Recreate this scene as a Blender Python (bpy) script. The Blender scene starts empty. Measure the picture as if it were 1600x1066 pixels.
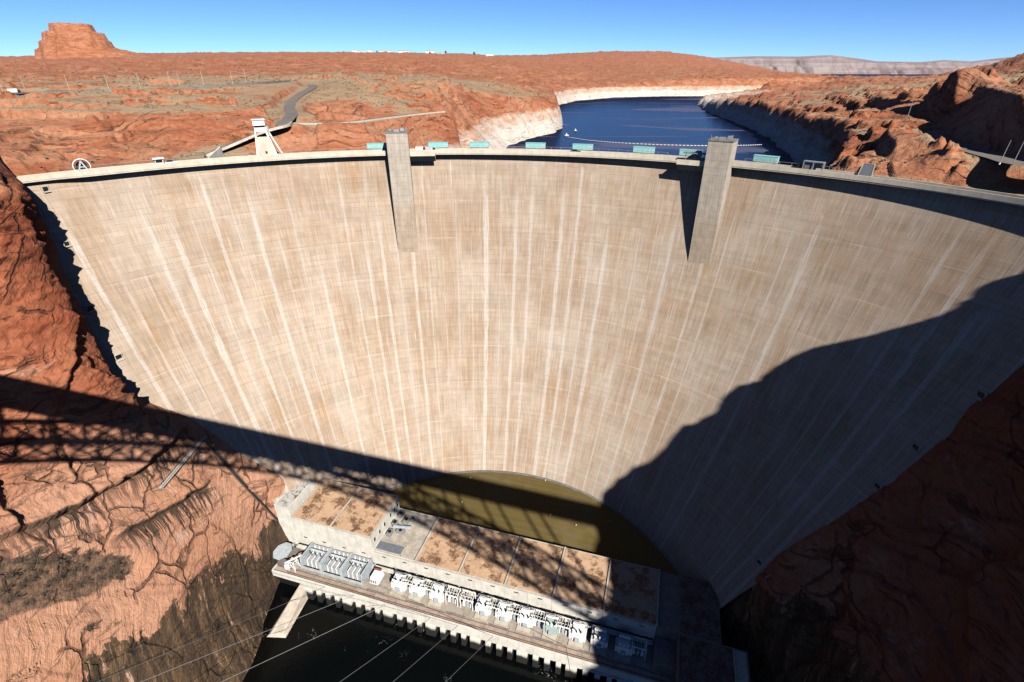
import bpy, math, random
import numpy as np
from mathutils import Vector, Matrix
from mathutils.bvhtree import BVHTree
S = bpy.context.scene
COL = S.collection
rng = np.random.RandomState(7); random.seed(7)
ZO = 209.0                      # drawings are made with the eye at height 0; the river then lies at 0 in the scene

# ------------------------------------------------------------------ camera, sky, sun, exposure
FPX = 800.0; PIT = math.atan((533-104)/FPX)
cam = bpy.data.cameras.new('camera'); cam.lens = 36*FPX/1600; cam.sensor_width = 36
cam.clip_start = 0.2; cam.clip_end = 40000
camo = bpy.data.objects.new('camera', cam); COL.objects.link(camo)
camo.location = (0, 0, ZO); camo.rotation_euler = (math.pi/2-PIT, 0, 0); S.camera = camo
SUN_AZ, SUN_EL = math.radians(23.5), math.radians(37.3)       # from -y towards +x
sdir = Vector((math.sin(SUN_AZ)*math.cos(SUN_EL), -math.cos(SUN_AZ)*math.cos(SUN_EL), math.sin(SUN_EL)))
w = bpy.data.worlds.new('World'); S.world = w; w.use_nodes = True
nt = w.node_tree; sky = nt.nodes.new('ShaderNodeTexSky'); sky.sky_type = 'NISHITA'; sky.sun_disc = False
sky.sun_elevation = SUN_EL; sky.sun_rotation = math.pi-SUN_AZ
sky.altitude = 1500; sky.air_density = 0.55; sky.dust_density = 0.0; sky.ozone_density = 10.0
nt.links.new(sky.outputs[0], nt.nodes['Background'].inputs[0]); nt.nodes['Background'].inputs[1].default_value = 0.05
sl = bpy.data.lights.new('sun', 'SUN'); sl.energy = 5.0; sl.angle = math.radians(0.53); sl.color = (1, .93, .83)
so = bpy.data.objects.new('sun', sl); COL.objects.link(so); so.rotation_euler = sdir.to_track_quat('Z', 'Y').to_euler()
so.location = (200, -400, 600)
S.view_settings.view_transform = 'Standard'; S.view_settings.look = 'None'
S.view_settings.exposure = 1.42; S.view_settings.gamma = 1
S.cycles.max_bounces = 5; S.cycles.diffuse_bounces = 1; S.cycles.sample_clamp_indirect = 0.005; S.cycles.use_adaptive_sampling = True

# ------------------------------------------------------------------ survey helpers (eye-height coordinates)
def ray(px, py):
    u = px-800; v = py-533
    return np.array([u, FPX*math.cos(PIT)-v*math.sin(PIT), -(FPX*math.sin(PIT)+v*math.cos(PIT))])
def plane(px, py, z):
    d = ray(px, py); return d*(z/d[2])
def depth(px, py, D):
    d = ray(px, py); return d*(D/d[1])

# ------------------------------------------------------------------ noise
_p = np.arange(256); np.random.RandomState(3).shuffle(_p); _p = np.concatenate([_p, _p, _p])
_g = np.random.RandomState(5).normal(size=(256, 3)); _g /= np.linalg.norm(_g, axis=1)[:, None]
def perlin(x, y, z):
    xi = np.floor(x).astype(int); yi = np.floor(y).astype(int); zi = np.floor(z).astype(int)
    xf, yf, zf = x-xi, y-yi, z-zi
    f = lambda t: t*t*t*(t*(t*6-15)+10)
    u, v, w_ = f(xf), f(yf), f(zf)
    xi &= 255; yi &= 255; zi &= 255
    def gr(a, b, c):
        h = _p[_p[_p[xi+a]+yi+b]+zi+c]; g = _g[h]
        return g[..., 0]*(xf-a)+g[..., 1]*(yf-b)+g[..., 2]*(zf-c)
    l = lambda a, b, t: a+t*(b-a)
    return l(l(l(gr(0,0,0), gr(1,0,0), u), l(gr(0,1,0), gr(1,1,0), u), v),
             l(l(gr(0,0,1), gr(1,0,1), u), l(gr(0,1,1), gr(1,1,1), u), v), w_)*1.5
def fbm(x, y, z, o=4, g=.5):
    s = 0; a = 1
    for i in range(o):
        s = s+a*perlin(x, y, z); x, y, z = x*2.03+17, y*2.03+5, z*2.03+9; a *= g
    return s
def ridge(x, y, z, o=4):
    s = 0; a = 1
    for i in range(o):
        s = s+a*(1-2*np.abs(perlin(x, y, z))); x, y, z = x*2.1+3, y*2.1+7, z*2.1+1; a *= .5
    return s
def sstep(a, b, x):
    t = np.clip((x-a)/(b-a), 0, 1); return t*t*(3-2*t)

# ------------------------------------------------------------------ node helper
class M:
    def __init__(s, name):
        s.m = bpy.data.materials.new(name); s.m.use_nodes = True; s.t = s.m.node_tree
        s.b = s.t.nodes['Principled BSDF']; s.out = s.t.nodes['Material Output']
        s.b.inputs['Roughness'].default_value = .85; s.b.inputs['Specular IOR Level'].default_value = .25
    def n(s, ty, **k):
        nd = s.t.nodes.new('ShaderNode'+ty)
        for a, v in k.items(): setattr(nd, a, v)
        return nd
    def put(s, sock, v):
        if isinstance(v, bpy.types.NodeSocket): s.t.links.new(v, sock)
        elif v is not None: sock.default_value = (*v, 1) if isinstance(v, tuple) and len(v) == 3 and sock.type == 'RGBA' else v
    def math(s, op, a, b=None, c=None, clamp=False):
        nd = s.n('Math', operation=op, use_clamp=clamp); s.put(nd.inputs[0], a)
        if b is not None: s.put(nd.inputs[1], b)
        if c is not None: s.put(nd.inputs[2], c)
        return nd.outputs[0]
    def mix(s, f, a, b, mode='MIX'):
        nd = s.n('Mix', data_type='RGBA', blend_type=mode); s.put(nd.inputs[0], f); s.put(nd.inputs[6], a); s.put(nd.inputs[7], b); return nd.outputs[2]
    def step(s, x, a, b, lo=0., hi=1.):
        nd = s.n('MapRange', interpolation_type='SMOOTHSTEP'); s.put(nd.inputs[0], x)
        for i, v in enumerate((a, b, lo, hi)): s.put(nd.inputs[i+1], v)
        return nd.outputs[0]
    def vec(s, x, y, z=0.):
        nd = s.n('CombineXYZ'); s.put(nd.inputs[0], x); s.put(nd.inputs[1], y); s.put(nd.inputs[2], z); return nd.outputs[0]
    def sep(s, v):
        nd = s.n('SeparateXYZ'); s.put(nd.inputs[0], v); return nd.outputs
    def pos(s): return s.n('NewGeometry').outputs['Position']
    def obj(s): return s.n('TexCoord').outputs['Object']
    def scale(s, v, k):
        nd = s.n('VectorMath', operation='MULTIPLY'); s.put(nd.inputs[0], v); nd.inputs[1].default_value = k; return nd.outputs[0]
    def noise(s, v, sc=1., det=4., ro=.55, dist=0.):
        nd = s.n('TexNoise'); s.put(nd.inputs['Vector'], v)
        nd.inputs['Scale'].default_value = sc; nd.inputs['Detail'].default_value = det; nd.inputs['Roughness'].default_value = ro; nd.inputs['Distortion'].default_value = dist
        return nd.outputs[0]
    def white(s, v): nd = s.n('TexWhiteNoise'); s.put(nd.inputs[0], v); return nd.outputs[0]
    def vor(s, v, sc, feat='F1', out=0):
        nd = s.n('TexVoronoi', feature=feat); s.put(nd.inputs['Vector'], v); nd.inputs['Scale'].default_value = sc; return nd.outputs[out]
    def attr(s, name): return s.n('Attribute', attribute_name=name).outputs['Fac']
    def bump(s, h, st, d):
        nd = s.n('Bump'); nd.inputs['Strength'].default_value = st; nd.inputs['Distance'].default_value = d; s.put(nd.inputs['Height'], h); return nd.outputs[0]
    def done(s, col, bump=None, rough=None, k=.47):
        s.put(s.b.inputs['Base Color'], s.mix(1., col, (k, k, k), 'MULTIPLY') if isinstance(col, bpy.types.NodeSocket) else col)
        if bump is not None: s.t.links.new(bump, s.b.inputs['Normal'])
        if rough is not None: s.put(s.b.inputs['Roughness'], rough)
        return s.m
def simple(name, c, rough=.7, var=.25, sc=.6, metal=0., k=.52):
    """weathered plain surface: blotchy and streaked, with a little relief"""
    m = M(name); p = m.obj()
    n1 = m.noise(p, sc, 5, .6); n2 = m.noise(m.scale(p, (3., 3., .35)), sc, 4, .6)
    f = m.math('ADD', m.math('MULTIPLY', n1, .6), m.math('MULTIPLY', n2, .4))
    dark = tuple(x*(1-var) for x in c); lite = tuple(min(.9, x*(1+var*.5)) for x in c)
    m.b.inputs['Metallic'].default_value = metal
    return m.done(m.mix(m.step(f, .35, .65), dark, lite), m.bump(n1, .2, .05), rough, k)

# ------------------------------------------------------------------ mesh builder
class MB:
    def __init__(s): s.v = []; s.f = []; s.n = 0
    def add(s, v, f):
        s.v.append(np.asarray(v, float).reshape(-1, 3)); s.f += [tuple(i+s.n for i in q) for q in f]; s.n += len(s.v[-1]); return s
    def box(s, x0, x1, y0, y1, z0, z1, top=None):
        """axis box; top = (dx0,dx1,dy0,dy1) moves the top corners (taper)"""
        d = top or (0, 0, 0, 0)
        v = [(x0,y0,z0),(x1,y0,z0),(x1,y1,z0),(x0,y1,z0),(x0+d[0],y0+d[2],z1),(x1+d[1],y0+d[2],z1),(x1+d[1],y1+d[3],z1),(x0+d[0],y1+d[3],z1)]
        return s.add(v, [(3,2,1,0),(4,5,6,7),(0,1,5,4),(1,2,6,5),(2,3,7,6),(3,0,4,7)])
    def bar(s, p, q, wd, ht=None):
        p = Vector(p); q = Vector(q); ht = ht or wd; d = (q-p).normalized()
        up = Vector((0, 0, 1)) if abs(d.z) < .95 else Vector((0, 1, 0))
        a = d.cross(up).normalized()*wd/2; b = a.cross(d).normalized()*ht/2
        v = [p-a-b, p+a-b, p+a+b, p-a+b, q-a-b, q+a-b, q+a+b, q-a+b]
        return s.add([tuple(x) for x in v], [(0,1,2,3),(7,6,5,4),(1,0,4,5),(2,1,5,6),(3,2,6,7),(0,3,7,4)])
    def tube(s, p, q, r, r2=None, n=8):
        p = Vector(p); q = Vector(q); r2 = r if r2 is None else r2; d = (q-p).normalized()
        up = Vector((0, 0, 1)) if abs(d.z) < .95 else Vector((0, 1, 0))
        a = d.cross(up).normalized(); b = a.cross(d); v = []
        for c, rr in ((p, r), (q, r2)):
            for i in range(n):
                t = 2*math.pi*i/n; v.append(tuple(c+a*rr*math.cos(t)+b*rr*math.sin(t)))
        return s.add(v, [(i, (i+1) % n, n+(i+1) % n, n+i) for i in range(n)]+[tuple(range(n-1, -1, -1)), tuple(range(n, 2*n))])
    def path(s, pts, r, n=6):
        for a, b in zip(pts[:-1], pts[1:]): s.tube(a, b, r, n=n)
        return s
    def sweep(s, rings, cap=True):
        k = len(rings[0]); v = [p for r in rings for p in r]; f = []
        for i in range(len(rings)-1):
            for j in range(k):
                a, b = i*k+j, i*k+(j+1) % k; f.append((a, b, b+k, a+k))
        if cap: f += [tuple(range(k-1, -1, -1)), tuple(range((len(rings)-1)*k, len(rings)*k))]
        return s.add(v, f)
    def build(s, name, mat, parent=None, off=(0, 0, 0), bev=0., smooth=False):
        me = bpy.data.meshes.new(name); v = np.concatenate(s.v)-np.array(off)
        if parent is None: v = v+np.array((0, 0, ZO))
        me.from_pydata(v.tolist(), [], s.f); me.materials.append(mat); me.update()
        if smooth: me.shade_smooth()
        o = bpy.data.objects.new(name, me); COL.objects.link(o)
        if parent is not None: o.parent = parent
        if bev:
            b = o.modifiers.new('bevel', 'BEVEL'); b.width = bev; b.segments = 1; b.limit_method = 'ANGLE'
        return o
def grid_mesh(name, P, mat, uv=None, attrs=None, mask=None, smooth=True, parent=None, off=(0, 0, 0), flip=False):
    """P: (rows, cols, 3)"""
    R, Cn = P.shape[:2]; idx = np.arange(R*Cn).reshape(R, Cn)
    q = np.stack([idx[:-1, :-1], idx[:-1, 1:], idx[1:, 1:], idx[1:, :-1]], -1).reshape(-1, 4)
    if flip: q = q[:, ::-1]
    if mask is not None:
        mk = mask.reshape(-1); q = q[mk[q].all(1)]
    v = P.reshape(-1, 3)-np.array(off)
    if parent is None: v = v+np.array((0, 0, ZO))
    me = bpy.data.meshes.new(name); me.vertices.add(len(v)); me.vertices.foreach_set('co', v.ravel())
    me.loops.add(q.size); me.loops.foreach_set('vertex_index', q.ravel().astype(np.int32))
    me.polygons.add(len(q)); me.polygons.foreach_set('loop_start', np.arange(0, q.size, 4, dtype=np.int32))
    me.polygons.foreach_set('loop_total', np.full(len(q), 4, dtype=np.int32))
    if uv is not None:
        l = me.uv_layers.new(name='uv'); l.data.foreach_set('uv', uv.reshape(-1, 2)[q.ravel()].ravel())
    for k, a in (attrs or {}).items():
        at = me.attributes.new(k, 'FLOAT', 'POINT'); at.data.foreach_set('value', a.ravel().astype(np.float32))
    me.materials.append(mat); me.update(); me.validate()
    if smooth: me.shade_smooth()
    o = bpy.data.objects.new(name, me); COL.objects.link(o)
    if parent is not None: o.parent = parent
    return o
def tag(o, label=None, cat=None, group=None, kind=None):
    if label: o['label'] = label
    if cat: o['category'] = cat
    if group: o['group'] = group
    if kind: o['kind'] = kind
    return o
def thing(name, label, cat, loc, rz=0., group=None):
    o = bpy.data.objects.new(name, None); COL.objects.link(o); o.location = (loc[0], loc[1], loc[2]+ZO); o.rotation_euler = (0, 0, rz)
    o.empty_display_size = 2
    return tag(o, label, cat, group)
def copy_tree(o, parent=None):
    c = o.copy(); COL.objects.link(c)
    if parent is not None: c.parent = parent
    for ch in list(o.children): copy_tree(ch, c)
    return c
def place(o, loc, rz=0., sc=1.):
    o.location = (loc[0], loc[1], loc[2]+ZO); o.rotation_euler = (0, 0, rz); o.scale = (sc, sc, sc); return o

# ------------------------------------------------------------------ materials
def mat_dam():
    m = M('dam_concrete'); u, v, _ = m.sep(m.n('UVMap', uv_map='uv').outputs[0])
    U = lambda a, b, c=0.: m.vec(m.math('MULTIPLY', u, a), m.math('MULTIPLY', v, b), c)
    big = m.noise(U(.55, .02), 1, 3, .5); pat = m.noise(U(1.6, .035, 4.), 1, 4, .6)
    stk = m.noise(U(9., .03, 9.), 1, 5, .65); fine = m.noise(U(42., .09, 2.), 1, 4, .7); hz = m.noise(U(.35, .5, 7.), 1, 3, .6)
    c = m.mix(m.step(pat, .36, .66), (.47, .378, .30), (.42, .305, .215))
    # rust and ochre run-downs below some lifts
    och = m.math('MULTIPLY', m.step(m.noise(U(3.1, .016, 3.), 1, 4, .6), .52, .68), m.step(m.noise(U(1.2, .05, 5.), 1, 2, .5), .45, .62))
    c = m.mix(m.math('MULTIPLY', och, .75), c, (.40, .25, .13))
    c = m.mix(m.math('MULTIPLY', m.step(stk, .48, .70), .55), c, (.55, .46, .385))
    c = m.mix(m.math('MULTIPLY', m.step(stk, .46, .30), .45), c, (.31, .22, .15))
    c = m.mix(m.math('MULTIPLY', m.step(big, .45, .70), .4), c, (.56, .50, .43))
    # each pour its own tone
    row = m.math('FLOOR', m.math('DIVIDE', v, 2.286)); colu = m.math('FLOOR', m.math('MULTIPLY', u, 1.))
    blk = m.white(m.vec(colu, m.math('FLOOR', m.math('DIVIDE', row, 3.)), 1.)); pan = m.white(m.vec(m.math('FLOOR', m.math('MULTIPLY', u, 4.)), row, 2.))
    tone = m.math('ADD', .87, m.math('ADD', m.math('MULTIPLY', blk, .10), m.math('MULTIPLY', pan, .09)))
    tone = m.math('MULTIPLY', tone, m.step(fine, .2, .8, .74, 1.22)); tone = m.math('MULTIPLY', tone, m.step(hz, .3, .7, .95, 1.05))
    c = m.mix(1., c, m.vec(tone, tone, tone), 'MULTIPLY')
    # lime-white streaks run down the contraction joints
    wob = m.math('MULTIPLY', m.math('SUBTRACT', m.noise(U(2., .02, 12.), 1, 3), .5), .014)
    uw = m.math('ADD', m.math('MULTIPLY', u, 2.), wob); fj = m.math('ABSOLUTE', m.math('SUBTRACT', m.math('FRACT', m.math('ADD', uw, .5)), .5))
    jid = m.math('FLOOR', m.math('ADD', uw, .5)); rj = m.white(m.vec(jid, 3., 0.)); rs = m.white(m.vec(jid, 9., 0.))
    wid = m.math('ADD', .035, m.math('MULTIPLY', m.math('MULTIPLY', m.math('MULTIPLY', rj, rj), .36), m.noise(m.vec(m.math('MULTIPLY', jid, 7.), m.math('MULTIPLY', v, .05)), 1, 3)))
    core = m.math('SUBTRACT', 1., m.step(m.math('DIVIDE', m.math('ADD', fj, m.math('MULTIPLY', m.math('SUBTRACT', m.noise(U(40., .25, 31.), 1, 4, .7), .5), .03)), wid), .55, 1.))
    lev = m.math('ADD', m.math('MULTIPLY', m.math('FLOOR', m.math('MULTIPLY', m.math('MULTIPLY', rs, rs), 5.)), 9.14), 43.); start = m.step(m.math('ADD', v, lev), .8, m.math('ADD', -1., m.math('MULTIPLY', m.white(m.vec(jid, 8., 4.)), -38.)))
    halo = m.math('MULTIPLY', m.step(fj, .34, .08), m.math('MULTIPLY', m.math('MULTIPLY', start, m.step(m.white(m.vec(jid, 5., 2.)), .2, 1.)), m.step(m.noise(m.vec(m.math('MULTIPLY', u, 12.), m.math('MULTIPLY', v, .03), 9.), 1, 4, .65), .35, .62)))
    c = m.mix(m.math('MULTIPLY', halo, .45), c, (.52, .47, .43))
    cap = m.math('MULTIPLY', m.math('MULTIPLY', m.step(fj, .085, .05), m.step(m.math('ABSOLUTE', m.math('ADD', v, m.math('ADD', lev, .6))), 1.0, .2)), m.step(rj, .35, .5)); c = m.mix(m.math('MULTIPLY', cap, .25), c, (.66, .63, .60))
    nz = m.step(m.noise(m.vec(m.math('MULTIPLY', u, 30.), m.math('MULTIPLY', v, .12), 5.), 1, 5, .7), .30, .62)
    wh = m.math('MULTIPLY', m.math('MULTIPLY', core, start), m.math('MULTIPLY', nz, m.math('ADD', .22, m.math('MULTIPLY', rj, .6))))
    c = m.mix(wh, c, (.64, .61, .58))
    thin = m.step(fj, .010, .003); c = m.mix(m.math('MULTIPLY', thin, .3), c, (.60, .56, .52))
    # lift joints: thin dark line each pour, pale line every eighth
    fr = m.math('FRACT', m.math('DIVIDE', v, 2.286)); ln = m.math('MULTIPLY', m.step(fr, .09, .0), m.step(m.noise(U(3., .4, 8.), 1, 3), .38, .62))
    c = m.mix(m.math('MULTIPLY', ln, .7), c, (.15, .105, .075))
    f8 = m.math('FRACT', m.math('ADD', m.math('DIVIDE', v, 18.29), .3)); l8 = m.math('MULTIPLY', m.step(f8, .03, .0), m.step(m.noise(U(1.1, .1, 6.), 1, 3), .45, .6))
    c = m.mix(m.math('MULTIPLY', l8, .65), c, (.66, .55, .45))
    # quarter-panel form marks
    fq = m.math('FRACT', m.math('MULTIPLY', u, 8.)); c = m.mix(m.math('MULTIPLY', m.math('MULTIPLY', m.step(fq, .035, 0.), m.step(m.noise(U(6., .1, 1.), 1, 2), .45, .6)), .35), c, (.2, .15, .1))
    # odd white leaks off the joints
    lk = m.math('MULTIPLY', m.step(m.noise(U(14., .05, 21.), 1, 4, .6), .62, .72), m.step(m.noise(U(1.3, .03, 22.), 1, 2), .52, .66))
    c = m.mix(m.math('MULTIPLY', lk, .75), c, (.74, .71, .68))
    h = m.math('ADD', m.math('MULTIPLY', fine, .4), m.math('MULTIPLY', ln, -.8))
    return m.done(c, m.bump(h, .35, .25), .9)
def rock_nodes(m, p, red=(.37, .115, .05), org=(.50, .23, .125), dark=(.16, .055, .03), zsc=.22):
    """layered red sandstone"""
    warp = m.noise(p, .012, 4, .5)
    ps = m.sep(p); zz = m.math('ADD', ps[2], m.math('MULTIPLY', m.math('SUBTRACT', warp, .5), 60.))
    lay = m.noise(m.vec(m.math('MULTIPLY', ps[0], .02), m.math('MULTIPLY', ps[1], .02), m.math('MULTIPLY', zz, zsc)), 1, 6, .65)
    pat = m.noise(p, .03, 6, .6); fine = m.noise(p, .45, 6, .7)
    c = m.mix(m.step(lay, .36, .64), red, org)
    c = m.mix(m.math('MULTIPLY', m.step(pat, .50, .72), .6), c, (.52, .27, .16))
    c = m.mix(m.math('MULTIPLY', m.step(pat, .46, .30), .5), c, (.30, .095, .045))
    crack = m.step(m.noise(m.vec(m.math('MULTIPLY', ps[0], .05), m.math('MULTIPLY', ps[1], .05), m.math('MULTIPLY', zz, .55)), 1, 5, .75), .43, .37)
    c = m.mix(m.math('MULTIPLY', crack, .8), c, dark); c = m.mix(m.math('MULTIPLY', m.step(lay, .66, .72), .5), c, (.62, .38, .25))
    t = m.step(fine, .25, .75, .72, 1.22); c = m.mix(1., c, m.vec(t, t, t), 'MULTIPLY')
    h = m.math('ADD', m.math('MULTIPLY', lay, 1.2), m.math('ADD', m.math('MULTIPLY', fine, .8), m.math('MULTIPLY', crack, -.6)))
    return c, h, ps, fine, pat
def mat_plateau():
    m = M('desert_sandstone'); p = m.pos(); c, h, ps, fine, pat = rock_nodes(m, p)
    nz = m.sep(m.n('NewGeometry').outputs['Normal'])[2]
    sand = m.attr('sand'); flat = m.step(nz, .84, .95)
    s = m.math('MULTIPLY', flat, m.step(m.math('ADD', sand, m.math('ADD', .14, m.math('MULTIPLY', m.math('SUBTRACT', pat, .5), 1.3))), .30, .55))
    tan = m.mix(m.step(m.noise(p, .06, 5, .7), .35, .65), (.42, .275, .165), (.39, .305, .19))
    sp = m.step(m.vor(p, .35), .30, .15); tan = m.mix(m.math('MULTIPLY', sp, m.step(m.noise(p, .02, 3), .4, .6)), tan, (.13, .12, .07))
    c = m.mix(m.math('MULTIPLY', s, .9), c, tan)
    # bleached band left by the higher water
    z = m.math('ADD', ps[2], m.math('MULTIPLY', m.math('SUBTRACT', m.noise(p, .05, 4), .5), 9.))
    ring = m.math('MULTIPLY', m.step(z, ZO-45., ZO-50.), m.attr('shore'))
    wc = m.mix(m.step(m.noise(p, .08, 5, .7), .38, .62), (.66, .56, .48), (.60, .38, .27))
    wc = m.mix(m.step(z, ZO-54., ZO-60.), wc, (.72, .66, .60))
    wc = m.mix(m.math('MULTIPLY', m.step(m.noise(m.scale(p, (1., 1., .3)), .25, 6, .75), .42, .34), .6), wc, (.22, .15, .12))
    c = m.mix(m.math('MULTIPLY', ring, .92), c, wc)
    far = m.attr('far'); c = m.mix(m.math('MULTIPLY', far, .55), c, (.43, .175, .10))
    return m.done(c, m.bump(h, .8, 1.6), .95)
def mat_wall():
    m = M('canyon_sandstone'); p = m.pos(); c, h, ps, fine, pat = rock_nodes(m, p, (.33, .088, .038), (.42, .14, .066), (.10, .028, .017), .07)
    up = m.math('DIVIDE', m.math('SUBTRACT', ps[2], ZO-115.), 60.)
    pk = m.mix(m.step(m.noise(p, .02, 5, .6), .35, .62), (.62, .345, .225), (.55, .28, .17))      # weathered pink skin of the apron
    c = m.mix(m.math('MULTIPLY', m.math('MULTIPLY', m.step(up, .25, -.25), .9), m.attr('apron')), c, pk)
    # diagonal cross-bedding
    cb = m.noise(m.vec(m.math('MULTIPLY', ps[0], .02), m.math('MULTIPLY', m.math('ADD', ps[1], m.math('MULTIPLY', ps[2], -1.1)), .26), m.math('MULTIPLY', ps[2], .04)), 1, 5, .7)
    c = m.mix(m.math('MULTIPLY', m.step(cb, .40, .32), .4), c, (.30, .115, .06)); c = m.mix(m.math('MULTIPLY', m.step(cb, .58, .72), .4), c, (.60, .34, .23))
    # open joints
    jp = m.n('VectorMath', operation='ADD'); m.put(jp.inputs[0], m.vec(m.math('MULTIPLY', ps[0], .05), m.math('MULTIPLY', m.math('ADD', ps[1], m.math('MULTIPLY', ps[2], -.7)), .075), m.math('MULTIPLY', m.math('ADD', ps[2], m.math('MULTIPLY', ps[1], .4)), .04)))
    nn_ = m.n('TexNoise'); nn_.inputs['Scale'].default_value = .09; nn_.inputs['Detail'].default_value = 5; m.put(nn_.inputs['Vector'], p); sc_ = m.n('VectorMath', operation='SCALE'); m.put(sc_.inputs[0], nn_.outputs['Color']); sc_.inputs['Scale'].default_value = .45; m.put(jp.inputs[1], sc_.outputs[0])
    jt = m.vor(jp.outputs[0], 1., 'DISTANCE_TO_EDGE', 0); jm = m.math('MULTIPLY', m.step(jt, .035, .012), m.step(m.noise(p, .04, 4), .46, .58)); c = m.mix(m.math('MULTIPLY', jm, .7), c, (.06, .022, .014))
    h = m.math('ADD', h, m.math('MULTIPLY', jm, -1.2))
    # white mineral wash
    ww = m.math('MULTIPLY', m.step(m.noise(m.scale(p, (1, .5, .5)), .07, 6, .75), .60, .70), .55); c = m.mix(ww, c, (.62, .50, .46))
    # desert varnish below the seep ledges
    yy = m.math('ADD', ps[1], m.math('MULTIPLY', ps[2], -.55))
    d = m.attr('seep'); le = m.noise(m.vec(m.math('MULTIPLY', yy, .42), 0., 0.), 1, 4, .85)
    L = m.math('MULTIPLY', m.math('SUBTRACT', le, .44), 80.)
    var = m.math('MULTIPLY', m.math('MAXIMUM', m.step(m.math('SUBTRACT', L, d), 0., .9), m.math('MULTIPLY', m.step(d, 1.6, .8), .85)), m.step(d, -1.2, -.2))
    var = m.math('MULTIPLY', var, m.attr('seepw')); c = m.mix(m.math('MULTIPLY', var, .9), c, (.030, .024, .017))
    L2 = m.math('ADD', L, 5.); vw = m.math('MULTIPLY', m.math('MULTIPLY', m.step(m.math('SUBTRACT', L2, d), 0, 3.), m.step(d, 0., 1.)), m.attr('seepw'))
    vw = m.math('MULTIPLY', vw, m.step(m.noise(m.vec(m.math('MULTIPLY', yy, 1.6), 3., 0.), 1, 3), .5, .6))
    c = m.mix(m.math('MULTIPLY', m.math('SUBTRACT', vw, var, clamp=True), .6), c, (.60, .52, .48))
    # wet algae skirt near the river, ragged streaks
    rg = m.noise(m.vec(m.math('MULTIPLY', yy, .16), m.math('MULTIPLY', ps[2], .03), 2.), 1, 6, .8)
    zb = m.math('ADD', ps[2], m.math('ADD', m.math('MULTIPLY', m.math('SUBTRACT', rg, .5), 22.), m.math('MULTIPLY', m.math('SUBTRACT', m.noise(p, .05, 5, .7), .5), 44.)))
    sk = m.math('MULTIPLY', m.step(zb, m.math('ADD', m.attr('skirt'), .5), m.math('SUBTRACT', m.attr('skirt'), .5)), 1.)
    st2 = m.noise(m.vec(m.math('MULTIPLY', yy, .33), m.math('MULTIPLY', ps[2], .035), 7.), 1, 6, .72, .6)
    alg = m.mix(m.step(st2, .44, .62), (.028, .021, .014), (.15, .095, .045)); alg = m.mix(m.math('MULTIPLY', m.step(st2, .60, .63), m.step(m.noise(p, .16, 5, .7), .50, .54)), alg, (.58, .36, .26)); alg = m.mix(m.step(m.noise(p, .07, 6, .75), .52, .58), alg, (.040, .030, .016))
    c = m.mix(m.math('MULTIPLY', sk, .93), c, alg)
    # loose brown litter on the bench
    be = m.attr('bench'); bn = m.noise(p, .35, 6, .8)
    c = m.mix(m.math('MULTIPLY', m.step(m.math('ADD', be, m.math('MULTIPLY', m.math('SUBTRACT', bn, .5), 1.3)), .45, .75), .9), c, m.mix(m.step(m.noise(p, 1.2, 4, .8), .4, .6), (.07, .05, .038), (.22, .13, .08)))
    return m.done(c, m.bump(m.math('ADD', h, m.math('MULTIPLY', cb, 1.)), .9, 1.2), .92, .45)
def mat_roof():
    m = M('rusted_gravel_roof'); p = m.obj(); x, y, z = m.sep(p)
    n = m.noise(m.scale(p, (1, 1, 0)), .16, 6, .7); k = m.noise(m.vec(m.math('MULTIPLY', x, 1.5), m.math('MULTIPLY', y, .14)), 1, 5, .8)
    k2 = m.noise(m.vec(m.math('MULTIPLY', x, .13), m.math('MULTIPLY', y, 1.6), 5.), 1, 5, .8)
    c = m.mix(m.step(m.noise(p, .5, 5), .3, .7), (.70, .48, .315), (.58, .375, .235))
    d = m.math('MULTIPLY', m.step(n, .49, .58), m.math('MAXIMUM', m.step(k, .45, .54), m.step(k2, .45, .54)))
    c = m.mix(m.math('MULTIPLY', d, .95), c, (.085, .042, .022))
    c = m.mix(m.math('MULTIPLY', m.step(n, .48, .56), .35), c, (.26, .13, .06))
    c = m.mix(m.math('MULTIPLY', m.math('MAXIMUM', m.step(k, .64, .70), m.step(k2, .64, .70)), .6), c, (.15, .08, .045))
    return m.done(c, m.bump(k, .2, .05), .95)
def mat_dark_roof():
    m = M('black_stained_roof'); p = m.obj(); n = m.noise(p, .25, 6, .75); k = m.noise(p, 2.2, 4, .8)
    c = m.mix(m.step(m.math('ADD', m.math('MULTIPLY', n, .6), m.math('MULTIPLY', k, .4)), .44, .56), (.035, .033, .036), (.17, .16, .165))
    return m.done(c, m.bump(k, .2, .05), .9)
def mat_lawn():
    m = M('winter_turf'); p = m.pos(); a = m.noise(p, .12, 5, .65); b = m.noise(p, 1.8, 4, .8)
    x, y, z = m.sep(p); st = m.noise(m.vec(m.math('MULTIPLY', m.math('ADD', m.math('MULTIPLY', x, .284), m.math('MULTIPLY', y, .959)), .9), 0.), 1, 1)
    c = m.mix(m.step(a, .35, .65), (.20, .135, .035), (.16, .125, .035)); c = m.mix(m.math('MULTIPLY', m.step(b, .4, .65), .5), c, (.11, .085, .022))
    c = m.mix(m.math('MULTIPLY', m.step(st, .42, .58), .5), c, (.26, .19, .065)); c = m.mix(m.math('MULTIPLY', m.step(m.noise(p, .05, 5, .7), .50, .62), .5), c, (.26, .20, .10))
    return m.done(c, m.bump(b, .4, .1), .95, .36)
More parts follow.
